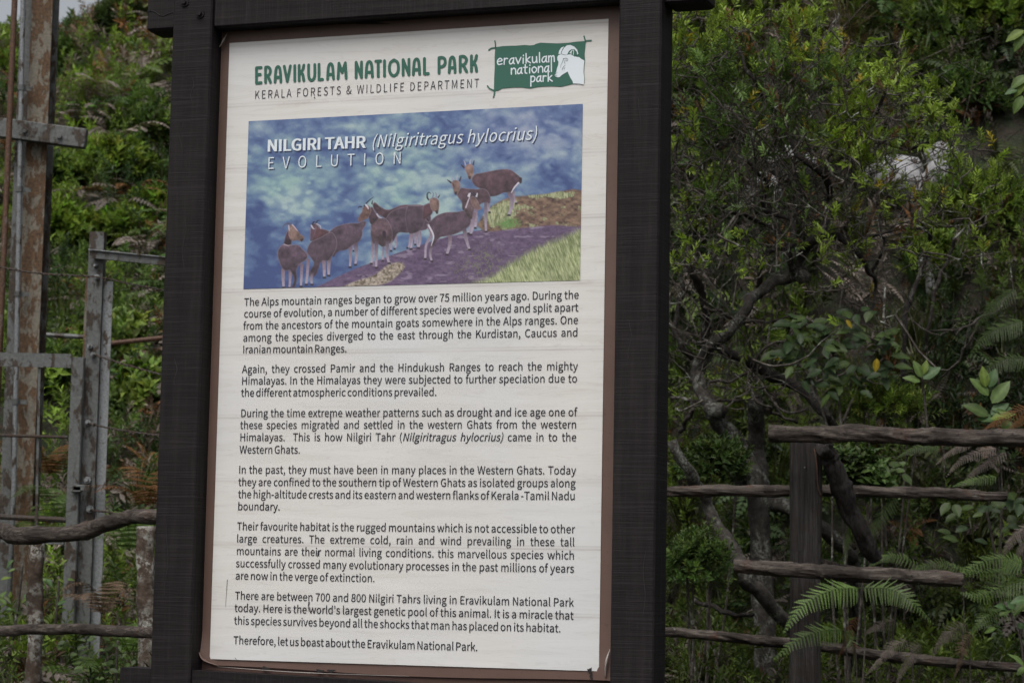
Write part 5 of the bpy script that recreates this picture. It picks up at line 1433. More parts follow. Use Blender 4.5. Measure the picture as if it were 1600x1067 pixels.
# ---- bushes on the slope that one can tell apart --------------------------------------------
def bush(px, py, rx, ry, base, label, dist=None, size=.2, n=380, T=None, group='bushes on the slope', name='bush', dark=.85, sink=.4):
    c = hit(px, py, 10.0 if px > 1000 else 7.5) if dist is None else at(px, py, dist)
    Rx, Rz = m_px(rx, c[1]), m_px(ry, c[1]); foot = np.array([c[0], c[1] + Rx * .3, float(terrain(c[0], c[1] + Rx * .3))])
    cen = np.array([c[0], c[1] - Rx * .25, c[2]])
    root = thing(name, foot, label, 'bush', group)
    d = rng.normal(size=(n, 3)); d[:, 1] *= .9; d /= np.linalg.norm(d, axis=1)[:, None]
    d[:, 2] = np.where(d[:, 2] < -.35, -d[:, 2], d[:, 2])
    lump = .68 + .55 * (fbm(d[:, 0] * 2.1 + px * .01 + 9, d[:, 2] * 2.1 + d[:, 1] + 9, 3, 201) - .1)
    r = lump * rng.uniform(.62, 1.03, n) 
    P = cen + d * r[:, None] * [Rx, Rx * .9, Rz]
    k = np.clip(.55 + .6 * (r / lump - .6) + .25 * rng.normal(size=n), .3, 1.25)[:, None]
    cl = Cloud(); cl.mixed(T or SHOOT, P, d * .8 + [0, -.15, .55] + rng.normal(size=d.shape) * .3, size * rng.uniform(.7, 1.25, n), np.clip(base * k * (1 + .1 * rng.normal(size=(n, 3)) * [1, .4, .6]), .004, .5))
    V, F, C = cl.get(); part('foliage', V, F, M_LEAF, root, col=C)
    for k in range(5):
        tip = P[rng.integers(0, n)]; part('stem', *tube(smooth_path([foot + rng.normal(size=3) * [.03, .03, 0] - [0, 0, .05], (foot + tip) / 2 + rng.normal(size=3) * Rx * .12, tip], 7), np.linspace(.006, .003, 7), 5), M_TWIG, root)
    return root
L_ = LIME * 1.5
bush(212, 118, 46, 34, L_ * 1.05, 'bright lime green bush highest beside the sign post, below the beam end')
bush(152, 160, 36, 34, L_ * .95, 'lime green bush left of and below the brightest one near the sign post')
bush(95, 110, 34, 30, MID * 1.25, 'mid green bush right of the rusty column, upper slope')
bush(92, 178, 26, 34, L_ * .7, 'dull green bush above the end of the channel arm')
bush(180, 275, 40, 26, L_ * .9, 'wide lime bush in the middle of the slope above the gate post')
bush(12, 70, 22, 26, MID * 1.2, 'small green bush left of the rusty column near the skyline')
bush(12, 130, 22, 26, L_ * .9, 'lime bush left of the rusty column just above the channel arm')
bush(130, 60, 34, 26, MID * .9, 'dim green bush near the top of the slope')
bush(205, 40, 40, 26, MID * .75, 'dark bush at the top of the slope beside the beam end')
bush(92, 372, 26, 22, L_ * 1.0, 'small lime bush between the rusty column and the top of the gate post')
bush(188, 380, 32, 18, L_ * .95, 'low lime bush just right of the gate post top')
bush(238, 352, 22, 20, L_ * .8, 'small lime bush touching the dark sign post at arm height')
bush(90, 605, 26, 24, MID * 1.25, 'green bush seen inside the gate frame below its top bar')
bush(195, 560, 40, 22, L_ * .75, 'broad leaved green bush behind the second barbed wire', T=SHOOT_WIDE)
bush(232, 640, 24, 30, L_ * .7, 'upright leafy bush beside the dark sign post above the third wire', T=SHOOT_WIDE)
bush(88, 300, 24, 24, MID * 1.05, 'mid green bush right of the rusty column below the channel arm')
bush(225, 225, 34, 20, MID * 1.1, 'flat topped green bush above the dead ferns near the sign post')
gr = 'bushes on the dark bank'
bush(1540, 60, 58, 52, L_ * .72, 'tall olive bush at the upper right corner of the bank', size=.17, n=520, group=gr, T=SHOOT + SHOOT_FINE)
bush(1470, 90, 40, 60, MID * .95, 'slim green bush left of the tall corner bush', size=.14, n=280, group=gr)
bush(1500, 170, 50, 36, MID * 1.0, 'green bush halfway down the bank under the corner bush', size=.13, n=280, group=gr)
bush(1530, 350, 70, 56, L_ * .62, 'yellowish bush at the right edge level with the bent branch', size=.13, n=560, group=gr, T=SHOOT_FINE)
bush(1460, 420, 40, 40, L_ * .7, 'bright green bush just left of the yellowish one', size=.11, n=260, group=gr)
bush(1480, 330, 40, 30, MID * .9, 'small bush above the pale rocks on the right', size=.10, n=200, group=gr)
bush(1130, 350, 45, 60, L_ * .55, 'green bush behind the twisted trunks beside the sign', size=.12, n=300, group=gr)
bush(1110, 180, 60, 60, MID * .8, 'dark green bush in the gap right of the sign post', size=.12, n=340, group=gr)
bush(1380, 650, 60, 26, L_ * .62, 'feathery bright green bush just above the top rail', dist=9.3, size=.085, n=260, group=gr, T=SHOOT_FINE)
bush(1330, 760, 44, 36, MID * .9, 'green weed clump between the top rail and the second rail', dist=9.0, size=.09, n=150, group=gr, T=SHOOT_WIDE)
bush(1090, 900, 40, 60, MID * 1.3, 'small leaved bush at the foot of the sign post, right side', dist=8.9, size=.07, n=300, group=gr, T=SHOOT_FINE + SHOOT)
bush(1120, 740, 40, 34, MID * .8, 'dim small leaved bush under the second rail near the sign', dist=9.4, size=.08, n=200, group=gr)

# dead fern clumps one can tell apart
def fern_plant(px, py, dist, size, base, label, nf=8, group='ferns on the slope', detail=1, mat=None, up=(20, 60), pairs=15):
    c = hit(px, py, 10.0 if px > 1000 else 7.5) if dist is None else at(px, py, dist)
    z = float(terrain(c[0], c[1])); base_p = np.array([c[0], c[1], max(z, c[2] - size * .5)])
    root = thing('fern', base_p, label, 'fern', group); g = random.Random(int(px * 7 + py))
    for i in range(nf):
        a = i * 2 * math.pi / nf + g.uniform(-.35, .35); e = R(g.uniform(*up)); L = size * g.uniform(.75, 1.1)
        h = np.array([math.cos(a), math.sin(a), 0])
        P = [base_p, base_p + h * L * .35 * math.cos(e) + Z3 * L * .5 * math.sin(e), base_p + h * L * .72 * math.cos(e * .8) + Z3 * L * .55 * math.sin(e), base_p + h * L * .98 * math.cos(e * .7) + Z3 * L * .34 * math.sin(e)]
        V, F, C = frond(P, L * .21, pairs, detail, seed=g.randrange(9999))
        part('frond', V, F, mat or M_LEAF, root, col=np.clip(np.asarray(base)[None] * C[:, None] * g.uniform(.8, 1.2), 0, 1))
    return root
fg = 'ferns on the slope'
for px, py, s, c, lb in ((205, 180, .55, PINKD * 1.1, 'withered pale fern above the wide lime bush'), (192, 246, .6, PINKD * 1.25, 'withered pinkish fern with drooping fronds near the channel arm end'),
                         (150, 205, .45, PINKD * .9, 'small grey withered fern right of the channel arm end'), (197, 330, .55, RUST * .9, 'rust brown fern left of the sign post below the lime bushes'),
                         (240, 290, .6, MID * 1.1, 'green fern touching the sign post under the slope bushes'), (232, 428, .6, PINKD * .9, 'greyish brown fern behind the topmost barbed wire'),
                         (125, 345, .4, PINKD * .8, 'small brown fern above the gate post top'), (230, 140, .4, PINKD, 'withered fern against the sign post beside the brightest bush')):
    fern_plant(px, py, None, s, c, lb, mat=M_DEAD if c[1] < c[0] else None)
for px, py, d, s, c, lb, de in ((80, 690, 10.6, .30, RUST, 'rust orange fern seen through the gate frame', 2), (232, 725, 9.6, .34, RUST * .95, 'rust orange fern beside the sign post above the lowest wire', 2),
                            (95, 750, 10.2, .34, MID * 1.1, 'green fern behind the gate under the rust orange one', 2), (205, 790, 9.3, .36, MID * 1.5, 'fresh green fern above the upper log rail by the post', 2),
                            (160, 905, 8.8, .26, BRN * 2.2, 'curled brown fern between the two left fence posts', 2), (205, 945, 8.4, .34, MID * 1.5, 'green fern between the left log rails beside the sign post', 2),
                            (150, 1010, 8.6, .34, MID * 1.3, 'green fern under the lower left log rail', 2), (95, 1080, 8.3, .34, MID * 1.4, 'green fern at the bottom left edge of the picture', 2),
                            (60, 800, 10.0, .28, MID * 1.2, 'small fern behind the upper left log', 2)):
    fern_plant(px, py, d, s, c, lb, detail=de, mat=M_DEAD if c[1] < c[0] else None, pairs=18)

def fern_px(label, fronds, base, mat=None, pairs=24, group='ferns by the right fence', cat='fern'):
    """fern whose single fronds stand where the photograph shows them: each frond (px, py, distance) points and pinna length px"""
    f0 = fronds[0][0][0]; q = at(*f0); root = thing('fern', (q[0], q[1], max(float(terrain(q[0], q[1])), q[2] - .4)), label, cat, group)
    for k, (pts, wpx, b) in enumerate(fronds):
        P = [at(*p) for p in pts]
        V, F, C = frond(P, m_px(wpx, pts[0][2]), pairs, 2, seed=k + int(f0[0]), side=np.array([.10, -.55, -.80]), hang=.45, fwd=.3)
        part('frond', V, F, mat or M_LEAF, root, col=np.clip(np.asarray(b)[None] * C[:, None], 0, 1))
    st = at(*fronds[0][0][0]); part('stalk', *tube(smooth_path([st, st + [.02, .03, -.15], np.array(root['_w'][:]) - [0, 0, .02]], 10), .003, 5), M_TWIG, root)
    return root
FG = MID * 1.4
fern_px('large green fern arching over the bottom of the squared fence post', [
    ([(1345, 918, 7.95), (1300, 922, 7.9), (1255, 945, 7.85), (1224, 988, 7.82)], 30, FG * 1.15),
    ([(1345, 918, 7.95), (1390, 920, 7.9), (1425, 940, 7.85), (1460, 975, 7.85)], 27, FG * .8)], FG, pairs=26)
fern_px('green fern frond hanging under the large arching one', [
    ([(1318, 984, 8.0), (1285, 985, 7.95), (1245, 1000, 7.9), (1208, 1030, 7.9)], 25, FG * .8),
    ([(1318, 984, 8.0), (1330, 1000, 7.95), (1335, 1030, 7.95), (1330, 1060, 7.95)], 16, FG * .6)], FG)
fern_px('bright fern at the right edge behind the end of the third rail', [
    ([(1600, 880, 8.3), (1570, 872, 8.3), (1530, 880, 8.25), (1492, 905, 8.2)], 26, FG), ([(1610, 905, 8.3), (1570, 915, 8.3), (1535, 930, 8.2), (1500, 925, 8.2)], 26, FG * .85),
    ([(1600, 880, 8.3), (1560, 893, 8.3), (1520, 893, 8.2), (1480, 878, 8.2)], 18, FG * .8), ([(1605, 920, 8.3), (1570, 950, 8.3), (1540, 965, 8.2), (1515, 990, 8.2)], 24, FG * .7)], FG)
fern_px('small fern just above the third rail to the right of the brace', [
    ([(1500, 890, 8.6), (1470, 880, 8.6), (1440, 885, 8.6), (1415, 895, 8.6)], 18, FG * .7), ([(1440, 885, 8.6), (1400, 868, 8.6), (1375, 872, 8.6), (1355, 888, 8.6)], 14, FG * .9)], FG)
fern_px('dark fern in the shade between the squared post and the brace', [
    ([(1318, 780, 8.9), (1325, 820, 8.9), (1322, 850, 8.9), (1318, 885, 8.9)], 24, FG * .42), ([(1400, 770, 8.9), (1380, 800, 8.9), (1362, 830, 8.9), (1356, 860, 8.9)], 22, FG * .4)], FG)  # shade painted in: both fronds get a much darker tint
fern_px('grey green fern far right, above the top rail', [
    ([(1600, 500, 9.6), (1570, 510, 9.6), (1540, 525, 9.6), (1512, 560, 9.6)], 26, FG * .55), ([(1605, 560, 9.6), (1575, 560, 9.6), (1545, 575, 9.6), (1520, 600, 9.6)], 24, FG * .5),
    ([(1590, 450, 9.7), (1560, 470, 9.7), (1540, 490, 9.7), (1520, 520, 9.7)], 20, FG * .45)], FG)
fern_px('green fern spray below the top rail near the right edge', [
    ([(1560, 745, 8.9), (1530, 748, 8.9), (1510, 752, 8.9), (1488, 760, 8.9)], 12, FG * 1.0), ([(1470, 700, 9), (1450, 696, 9), (1425, 702, 9), (1400, 715, 9)], 14, FG * .6)], FG)
dg = 'withered ferns by the right fence'
fern_px('rust brown fern drooping over the top rail at the right edge', [
    ([(1640, 640, 8.2), (1600, 640, 8.15), (1565, 655, 8.1), (1540, 668, 8.1)], 20, RUST * .75), ([(1640, 648, 8.2), (1610, 650, 8.1), (1590, 660, 8.1), (1570, 676, 8.1)], 15, RUST * .6)], RUST, M_DEAD, group=dg)
fern_px('rusty withered fern hanging beside the squared post', [
    ([(1332, 985, 8.1), (1334, 1005, 8.05), (1335, 1030, 8.05), (1332, 1062, 8.05)], 15, RUST * .45), ([(1340, 960, 8.1), (1325, 990, 8.05), (1318, 1010, 8.05), (1308, 1030, 8.05)], 12, RUST * .35)], RUST, M_DEAD, group=dg)
fern_px('pale withered fern lying at the bottom beside the rusty one', [
    ([(1420, 1000, 8.2), (1395, 1010, 8.1), (1375, 1030, 8.1), (1352, 1055, 8.1)], 14, PINKD * .75), ([(1440, 1005, 8.2), (1425, 1020, 8.1), (1410, 1045, 8.1), (1400, 1070, 8.1)], 16, PINKD * .6),
    ([(1400, 968, 8.3), (1380, 975, 8.2), (1365, 980, 8.2), (1350, 992, 8.2)], 12, PINKD * .5)], PINKD, M_DEAD, group=dg)
fern_px('brown withered fern below the end of the third rail', [
    ([(1510, 975, 8.5), (1490, 985, 8.4), (1470, 1000, 8.4), (1455, 1030, 8.4)], 16, PINKD * .55), ([(1520, 985, 8.5), (1505, 1010, 8.4), (1500, 1030, 8.4), (1490, 1060, 8.4)], 15, BRN * 1.6)], PINKD, M_DEAD, group=dg)
fern_px('pale dead fern strands just under the top rail on the right', [
    ([(1560, 700, 9.0), (1530, 706, 9), (1500, 720, 9), (1478, 745, 9)], 14, PINKD * .7), ([(1575, 705, 9.0), (1545, 722, 9), (1520, 738, 9), (1500, 765, 9)], 13, PINKD * .55), ([(1520, 690, 9.0), (1500, 698, 9), (1480, 710, 9), (1460, 728, 9)], 10, PINKD * .8)], PINKD, M_DEAD, group=dg)
fern_px('pale stiff dead fern at the right edge between the rails', [
    ([(1620, 815, 8.6), (1595, 830, 8.6), (1575, 850, 8.6), (1565, 880, 8.6)], 16, PINKD * .8), ([(1620, 835, 8.6), (1600, 850, 8.6), (1590, 865, 8.6), (1585, 890, 8.6)], 12, PINKD * .6)], PINKD, M_DEAD, group=dg)

# ---- twisted tree with a fine leaved crown ---------------------------------------------------
def K4(x, y): return (1040 + x / 2.857, y / 2.857)
def K5(x, y): return (1040 + x / 2.857, 340 + y / 2.857)
def K6(x, y): return (1040 + x / 2.498, 640 + y / 2.498)
YT = 9.5
foot = at(1190, 940, YT + .1); foot[2] = gz(foot[0], foot[1]) - .1
tree = thing('twisted_tree', foot, 'twisted small tree with fine leaves right of the sign, bent trunk in an S curve', 'tree')
STEMS = [
 ([K6(350, 260), K6(310, 190), K6(250, 100), K6(180, 0), K5(250, 870), K5(170, 780), K5(150, 680), K5(190, 590), K5(290, 500), K5(370, 380), K5(440, 320), K5(560, 268), K5(620, 262)], [17, 16, 15, 14, 13.5, 13, 12, 11.5, 11, 10.5, 10, 10.5, 11], 0, M_BARK_L),
 ([K5(615, 265), K5(605, 190), K5(640, 115), K5(710, 65), K5(735, -60), K4(725, 970), K4(735, 880), K4(705, 780), K4(690, 760)], [10, 9.5, 9, 8.5, 6.5, 6.5, 7, 6, 5], 0, M_BARK),
 ([K5(700, 70), K5(780, 90), K5(840, 145), K5(900, 230), K5(935, 285), K5(930, 360), K5(910, 420)], [7, 6.5, 5, 4, 3.4, 3, 2.4], .1, M_BARK),
 ([K5(200, 560), K5(260, 590), K5(350, 630), K5(450, 690), K5(560, 740), K5(650, 810), K5(710, 880), K5(760, 940)], [8, 9, 9.5, 9.5, 10, 10, 9.5, 9], .15, M_BARK),
 ([K4(700, 775), K4(600, 700), K4(545, 610), K4(520, 540), K4(450, 440), K4(400, 375), K4(330, 250), K4(270, 130)], [6, 5.5, 5.5, 5, 4.5, 4, 3, 2], -.1, M_BARK),
 ([K4(705, 780), K4(780, 700), K4(850, 640), K4(900, 580), K4(960, 470), K4(990, 360), K4(1000, 240)], [6, 5.5, 5, 4, 3.4, 2.6, 2], .15, M_BARK),
 ([K4(850, 640), K4(950, 640), K4(1050, 660), K4(1180, 640), K4(1250, 560)], [4, 3.4, 3, 2.6, 2], .2, M_BARK),
 ([K5(170, 620), K5(185, 500), K5(150, 340), K5(110, 200), K5(95, 0), K4(40, 760), K4(60, 560)], [6, 7.5, 7, 6, 5.5, 4, 3], .2, M_BARK),
 ([K5(430, 320), K5(425, 200), K5(470, 150), K5(545, 130), K5(500, 60), K5(380, 0), K4(330, 960), K4(240, 930), K4(120, 950)], [5, 5, 4.5, 4.5, 4.5, 4, 3.4, 3, 2], .1, M_BARK),
 ([K5(560, 260), K5(545, 150), K5(570, 80), K5(560, 0), K4(440, 940), K4(450, 820), K4(380, 740), K4(300, 700)], [6, 5.5, 5, 4.5, 4, 3.5, 3, 2], -.05, M_BARK),
 ([K5(120, 640), K5(60, 560), K5(40, 480), K5(80, 300), K5(10, 100)], [6, 5.5, 5, 4, 3], .3, M_BARK),
 ([K5(960, 70), K5(975, 120), K5(930, 230), K5(940, 290)], [3, 3, 3, 3], .25, M_BARK),
 ([K5(1180, 20), K5(1170, 160), K5(1130, 270), K5(1080, 400), K5(1060, 640), K5(1060, 800)], [3.5, 4, 4.5, 5, 4, 4], .9, M_BARK),
 ([K5(1290, 90), K5(1260, 200), K5(1210, 300), K5(1170, 480), K5(1165, 600)], [3, 3.4, 4, 3.4, 3], 1.0, M_BARK),
 ([K5(1540, 350), K5(1480, 410), K5(1390, 460), K5(1280, 495), K5(1175, 515)], [1.5, 2, 2.4, 2.2, 1.6], .3, M_TWIG),
 ([K5(830, 140), K5(900, 90), K5(990, 65), K5(1100, 45), K5(1260, 42)], [3.4, 3, 3, 2.6, 2], .1, M_TWIG),
 ([K5(1390, 470), K5(1350, 560), K5(1300, 640), K5(1220, 710)], [2, 2, 2, 1.6], .3, M_TWIG),
 ([K6(20, 125), K6(80, 220), K6(140, 330), K6(200, 440), K6(270, 570), K6(310, 650), K6(380, 740), K6(480, 840), K6(540, 900)], [9, 10, 11, 12, 13, 13, 13, 12, 11], -.45, M_BARK_L),
 ([K6(350, -40), K6(345, 60), K6(360, 160), K6(375, 240), K6(370, 340), K6(380, 500)], [14, 15, 14, 13, 13, 14], .5, M_BARK_L),
 ([K6(280, 190), K6(320, 290), K6(390, 350), K6(480, 385), K6(600, 450), K6(690, 540), K6(740, 600)], [14, 14, 13, 12, 12, 12, 11], .1, M_BARK_L),
 ([K6(100, 740), K6(180, 760), K6(270, 795), K6(340, 800)], [4, 4.5, 4.5, 4], -.3, M_BARK),
 ([K6(60, 90), K6(75, 40), K6(110, 0), K5(120, 830)], [4, 4, 3.5, 3], .0, M_BARK),
 ([K5(30, 805), K5(140, 815), K5(330, 812), K5(420, 800)], [3, 3, 3, 2.5], .2, M_TWIG),
 ([K5(360, 740), K5(430, 830), K5(500, 880), K5(580, 920)], [3, 3, 3, 3], .0, M_TWIG),
 ([K5(180, 390), K5(260, 430), K5(370, 465), K5(470, 460), K5(540, 440)], [3, 3.4, 3.2, 2.6, 2], .1, M_TWIG),
 ([K5(200, 740), K5(300, 720), K5(380, 680), K5(420, 600), K5(500, 560)], [3, 3, 3, 2.6, 2], -.1, M_TWIG),
 ([K5(480, 770), K5(485, 830), K5(540, 860), K5(640, 850)], [2.6, 2.6, 2.4, 2], -.2, M_TWIG),
 ([K5(640, 740), K5(740, 720), K5(830, 680)], [2.6, 2.6, 2], .0, M_TWIG),
]
nodes = []
for k, (pts, rr_, dy, mt) in enumerate(STEMS):
    n = len(pts) * 5
    P = smooth_path([at(x, y_, YT + dy + .08 * math.sin(i * 1.3 + k)) for i, (x, y_) in enumerate(pts)], n)
    if k == 0:
        P = np.vstack([smooth_path([foot, foot * .5 + P[0] * .5 + [.03, 0, 0], P[0]], 10)[:-1], P]); r = np.concatenate([np.full(9, m_px(19, YT)), m_px(1, YT) * np.interp(np.linspace(0, 1, n), np.linspace(0, 1, len(rr_)), rr_)])
    else: r = m_px(1, YT + dy) * np.interp(np.linspace(0, 1, n), np.linspace(0, 1, len(rr_)), rr_)
    r = np.asarray(r) * .86
    if k in (17, 18, 19):                                           # these reach the ground
        e = P[-1]; P = np.vstack([P, [e[0] + .03, e[1], gz(e[0], e[1]) - .1]]); r = np.append(r, r[-1])
    jit = np.stack([vnoise(np.arange(len(P)) * .45, np.full(len(P), k * 3.7 + j), 300 + j) - .5 for j in range(3)], 1) * .022
    P = P + jit
    part('trunk' if k in (0, 17, 18, 19) else 'branch', *tube(P, r, 10 if r.max() > .012 else 6, wob=.3, seed=400 + k), mt, tree, smooth=True)
    if k not in (17, 18, 19, 20, 21): nodes.append(P[::2])
nodes = [p for P in nodes for p in P]
NP_ = np.array(nodes)
zones = [(1050, 1180, 5, 110, 290), (1180, 1300, 30, 120, 260), (1050, 1330, 100, 230, 420), (1290, 1420, 55, 200, 120), (1330, 1500, 110, 300, 170), (1250, 1400, 165, 260, 120),
         (1400, 1570, 200, 400, 110), (1050, 1190, 220, 430, 100), (1190, 1400, 225, 350, 90), (1250, 1350, 330, 440, 50), (1380, 1480, 260, 360, 50)]
bare = [(1050, 1250, 150, 420, 420), (1200, 1450, 120, 400, 380), (1050, 1200, 380, 640, 110), (1180, 1420, 400, 620, 70), (1400, 1560, 280, 520, 50), (1050, 1350, 0, 150, 80)]
tg = []
for lst, lf_ in ((zones, 1), (bare, 0)):
    for x0, x1, y0_, y1_, n in lst:
        for _ in range(n):
            x = rng.uniform(x0, x1); y_ = rng.uniform(y0_, y1_)
            if lf_ and y_ < 8 + max(0, x - 1290) * .42 - 5: continue
            if lf_ and fbm(np.array(x / 34.), np.array(y_ / 24.), 3, 555) < (.455 if y_ < 250 else .5): continue
            tg.append((at(x, y_, YT + rng.normal() * .32), lf_))
tg = sorted(tg, key=lambda q: np.min(np.linalg.norm(NP_ - q[0], axis=1)))
tw = MB(); buf = np.zeros((60000, 3)); nb = len(NP_); buf[:nb] = NP_
leafP, leafD = [], []
def arcs(count, dark=False):
    global nb
    for _ in range(count):
        j = rng.integers(0, nb); s = buf[j].copy(); px, py = project(s[None]); px, py = px[0], py[0]
        if py < 190 or py > 660 or px > 1400: continue
        L = rng.uniform(.22, .75); a = rng.uniform(-1.1, 1.1); h = np.array([math.sin(a) * 1.1, rng.normal() * .35, math.cos(a)])
        bend = np.array([rng.normal() * .6, rng.normal() * .3, -rng.uniform(-.2, .9)])
        t = np.linspace(0, 1, 12)[:, None]; P = s + unit(h) * L * t + bend * L * .5 * t * t + np.cumsum(rng.normal(size=(12, 3)) * .006, 0) * (t > 0)
        r0 = rng.uniform(.0024, .0046); tw.add(*tube(P, np.linspace(r0, .0014, 12), 5, cap=False))
        m = len(P) - 1; buf[nb:nb + m] = P[1:]; nb += m
        for _k in range(rng.integers(1, 4)):
            i = rng.integers(3, 11); q = P[i]; d = unit(unit(P[i] - P[i - 1]) + rng.normal(size=3) * .7); l = L * rng.uniform(.2, .5)
            Q = q + d * l * t[::2] + Z3 * rng.normal() * .3 * l * t[::2] ** 2; tw.add(*tube(Q, np.linspace(r0 * .6, .0011, 6), 4, cap=False)); buf[nb:nb + 5] = Q[1:]; nb += 5
arcs(260)
for q, lf_ in tg:
    d = np.linalg.norm(buf[:nb] - q, axis=1) + np.maximum(0, buf[:nb, 2] - q[2]) * .8
    j = int(np.argmin(d)); s = buf[j].copy(); L = np.linalg.norm(q - s)
    if L < .015: continue
    m = max(2, min(9, int(L / .05) + 2)); t = np.linspace(0, 1, m + 1)[:, None]
    side = rng.normal(size=3) * L * .2
    P = s + (q - s) * t + side * np.sin(t * math.pi) + rng.normal(size=(m + 1, 3)) * .006 * (t > 0) + Z3 * (-.12 * L * np.sin(t * math.pi))
    r0 = min(.0070, .0022 + L * .011); r = np.linspace(r0, .0015 if lf_ else .0012, m + 1)
    tw.add(*tube(P, r, 4, cap=False))
    buf[nb:nb + m] = P[1:]; nb += m
    if lf_:
        dr = unit(P[-1] - P[-2])
        for e in range(rng.integers(1, 3)):
            leafP.append(P[-1 - (e % 2)] + rng.normal(size=3) * .008); leafD.append(dr + [0, -.15, .75] + rng.normal(size=3) * .55)
    elif rng.random() < .10:
        leafP.append(P[-1]); leafD.append(rng.normal(size=3) + [0, 0, .6])
arcs(120)
Vt, Ft = tw.get(); twigs = part('twigs', Vt, Ft, M_TWIG, tree); twigs['kind'] = 'stuff'
leafP = np.array(leafP); leafD = np.array(leafD); n = len(leafP)
h = fbm(leafP[:, 0] * 2.2 + 5, leafP[:, 2] * 2.2, 3, 611)
base = np.where((h > .46)[:, None], LIME * [1.12, 1.08, .9], MID * [1.15, 1.15, 1.1]) * (1 + .34 * rng.normal(size=(n, 1)))
yl = rng.random(n) < .03; base[yl] = [.34, .27, .03]
ol = rng.random(n) < .05; base[ol] = RUST * .7
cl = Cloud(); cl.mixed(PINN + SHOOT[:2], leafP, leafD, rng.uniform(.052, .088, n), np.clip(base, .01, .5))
V, F, C = cl.get(); cr = part('crown', V, F, M_LEAF, tree, col=C)
# dark seed heads in the crown
n = 700; k = rng.integers(0, len(leafP), n); cl = Cloud(); cl.mixed(SHOOT_FINE, leafP[k] + [0, 0, .02], rng.normal(size=(n, 3)) + [0, 0, 1], rng.uniform(.02, .035, n), tints(np.array([.02, .014, .014]), n))
V, F, C = cl.get(); o = part('seed_heads', V, F, M_DEAD, tree, col=C); o['kind'] = 'stuff'

# ---- broad leaves: each a part ------------------------------------------------------------------
def broad_mesh(name, wid, seed, mat, base):
    g = random.Random(seed); V = []; F = []; C = []; n = 9
    for i in range(n):
        t = i / (n - 1); w = wid * (math.sin(math.pi * min(1, t * 1.02) ** .85)) ** .8 * .5 + .002
        y = -.22 * t * t
        for s, hh in ((-1, .14), (-.5, .04), (0, 0), (.5, .04), (1, .14)):
            V.append((s * w, y + hh * w * 2 * (.6 + .4 * math.sin(t * 9 + seed)), t)); C.append(.82 + (.35 if s == 0 else 0) + .1 * math.sin(t * 30 + abs(s) * 3))
    for i in range(n - 1):
        for j in range(4): F.append([i * 5 + j, i * 5 + j + 1, (i + 1) * 5 + j + 1, (i + 1) * 5 + j])
    return new_mesh(name, V, F, mat, True, np.clip(np.array(C)[:, None] * base, 0, 1))
def mat_from(p, d, roll, s):
    d = unit(d); x, y, _ = frame_of(d); c_, s_ = math.cos(roll), math.sin(roll); X = x * c_ + y * s_; Y = np.cross(d, X)
    return Matrix(((X[0] * s, Y[0] * s, d[0] * s, p[0]), (X[1] * s, Y[1] * s, d[1] * s, p[1]), (X[2] * s, Y[2] * s, d[2] * s, p[2]), (0, 0, 0, 1)))
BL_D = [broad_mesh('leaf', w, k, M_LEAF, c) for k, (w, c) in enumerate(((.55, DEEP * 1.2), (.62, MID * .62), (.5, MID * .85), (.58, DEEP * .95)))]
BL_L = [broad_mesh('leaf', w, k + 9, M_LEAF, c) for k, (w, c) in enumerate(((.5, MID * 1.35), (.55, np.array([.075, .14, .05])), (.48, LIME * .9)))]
BL_Y = broad_mesh('leaf', .5, 31, M_LEAF, np.array([.36, .26, .02]))
def facing(p, d, roll=None):
    """leaf turned with its upper side towards the light and the open side of the slope"""
    return mat_from(p, d, rng.uniform(0, 6.28), 1)
def broad_plant(label, spots, meshes, y, size_px, stems, group, foot_px=None):
    c = at(spots[0][0], spots[0][1], y); root = thing('broadleaf_plant', (c[0], c[1], gz(c[0], c[1])), label, 'plant', group)
    base_ = np.array(root['_w'][:])
    for st in stems:
        P = [at(x, y_, y + .02) for x, y_ in st]; part('stem', *tube(smooth_path(P, 14), m_px(2.2, y), 6), M_TWIG, root, smooth=True)
    for i, (x, y_) in enumerate(spots):
        p = at(x, y_, y + rng.uniform(-.09, .06)); d = np.array([rng.normal() * .8, -.35 + rng.normal() * .25, .15 + rng.normal() * .55])
        nrm = unit(np.array([rng.normal() * .35, -.75, .75])); d = unit(d - nrm * (d @ nrm)); X = unit(np.cross(nrm, d)); s = m_px(size_px, y) * rng.uniform(.75, 1.2)
        M = Matrix(((X[0] * s, nrm[0] * s, d[0] * s, p[0]), (X[1] * s, nrm[1] * s, d[1] * s, p[1]), (X[2] * s, nrm[2] * s, d[2] * s, p[2]), (0, 0, 0, 1)))
        me = meshes[rng.integers(0, len(meshes))]
        placed('leaf', me, M, root)
    return root
sp_ = [(rng.uniform(1215, 1400), rng.uniform(485, 600)) for _ in range(110)] + [(rng.uniform(1290, 1345), rng.uniform(585, 640)) for _ in range(16)]
sp_ = [(x, y_) for x, y_ in sp_ if ((x - 1315) / 100) ** 2 + ((y_ - 550) / 72) ** 2 < 1]
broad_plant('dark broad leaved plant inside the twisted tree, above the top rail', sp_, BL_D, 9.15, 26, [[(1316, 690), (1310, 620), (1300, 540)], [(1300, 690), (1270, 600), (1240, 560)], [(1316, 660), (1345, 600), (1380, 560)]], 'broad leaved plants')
bp = broad_plant('fresh light green sapling standing above the top rail near the right edge', [(1556, 640), (1548, 655), (1560, 650), (1572, 655)], BL_L, 8.7, 34, [[(1558, 700), (1556, 650), (1560, 600), (1556, 585)]], 'broad leaved plants')
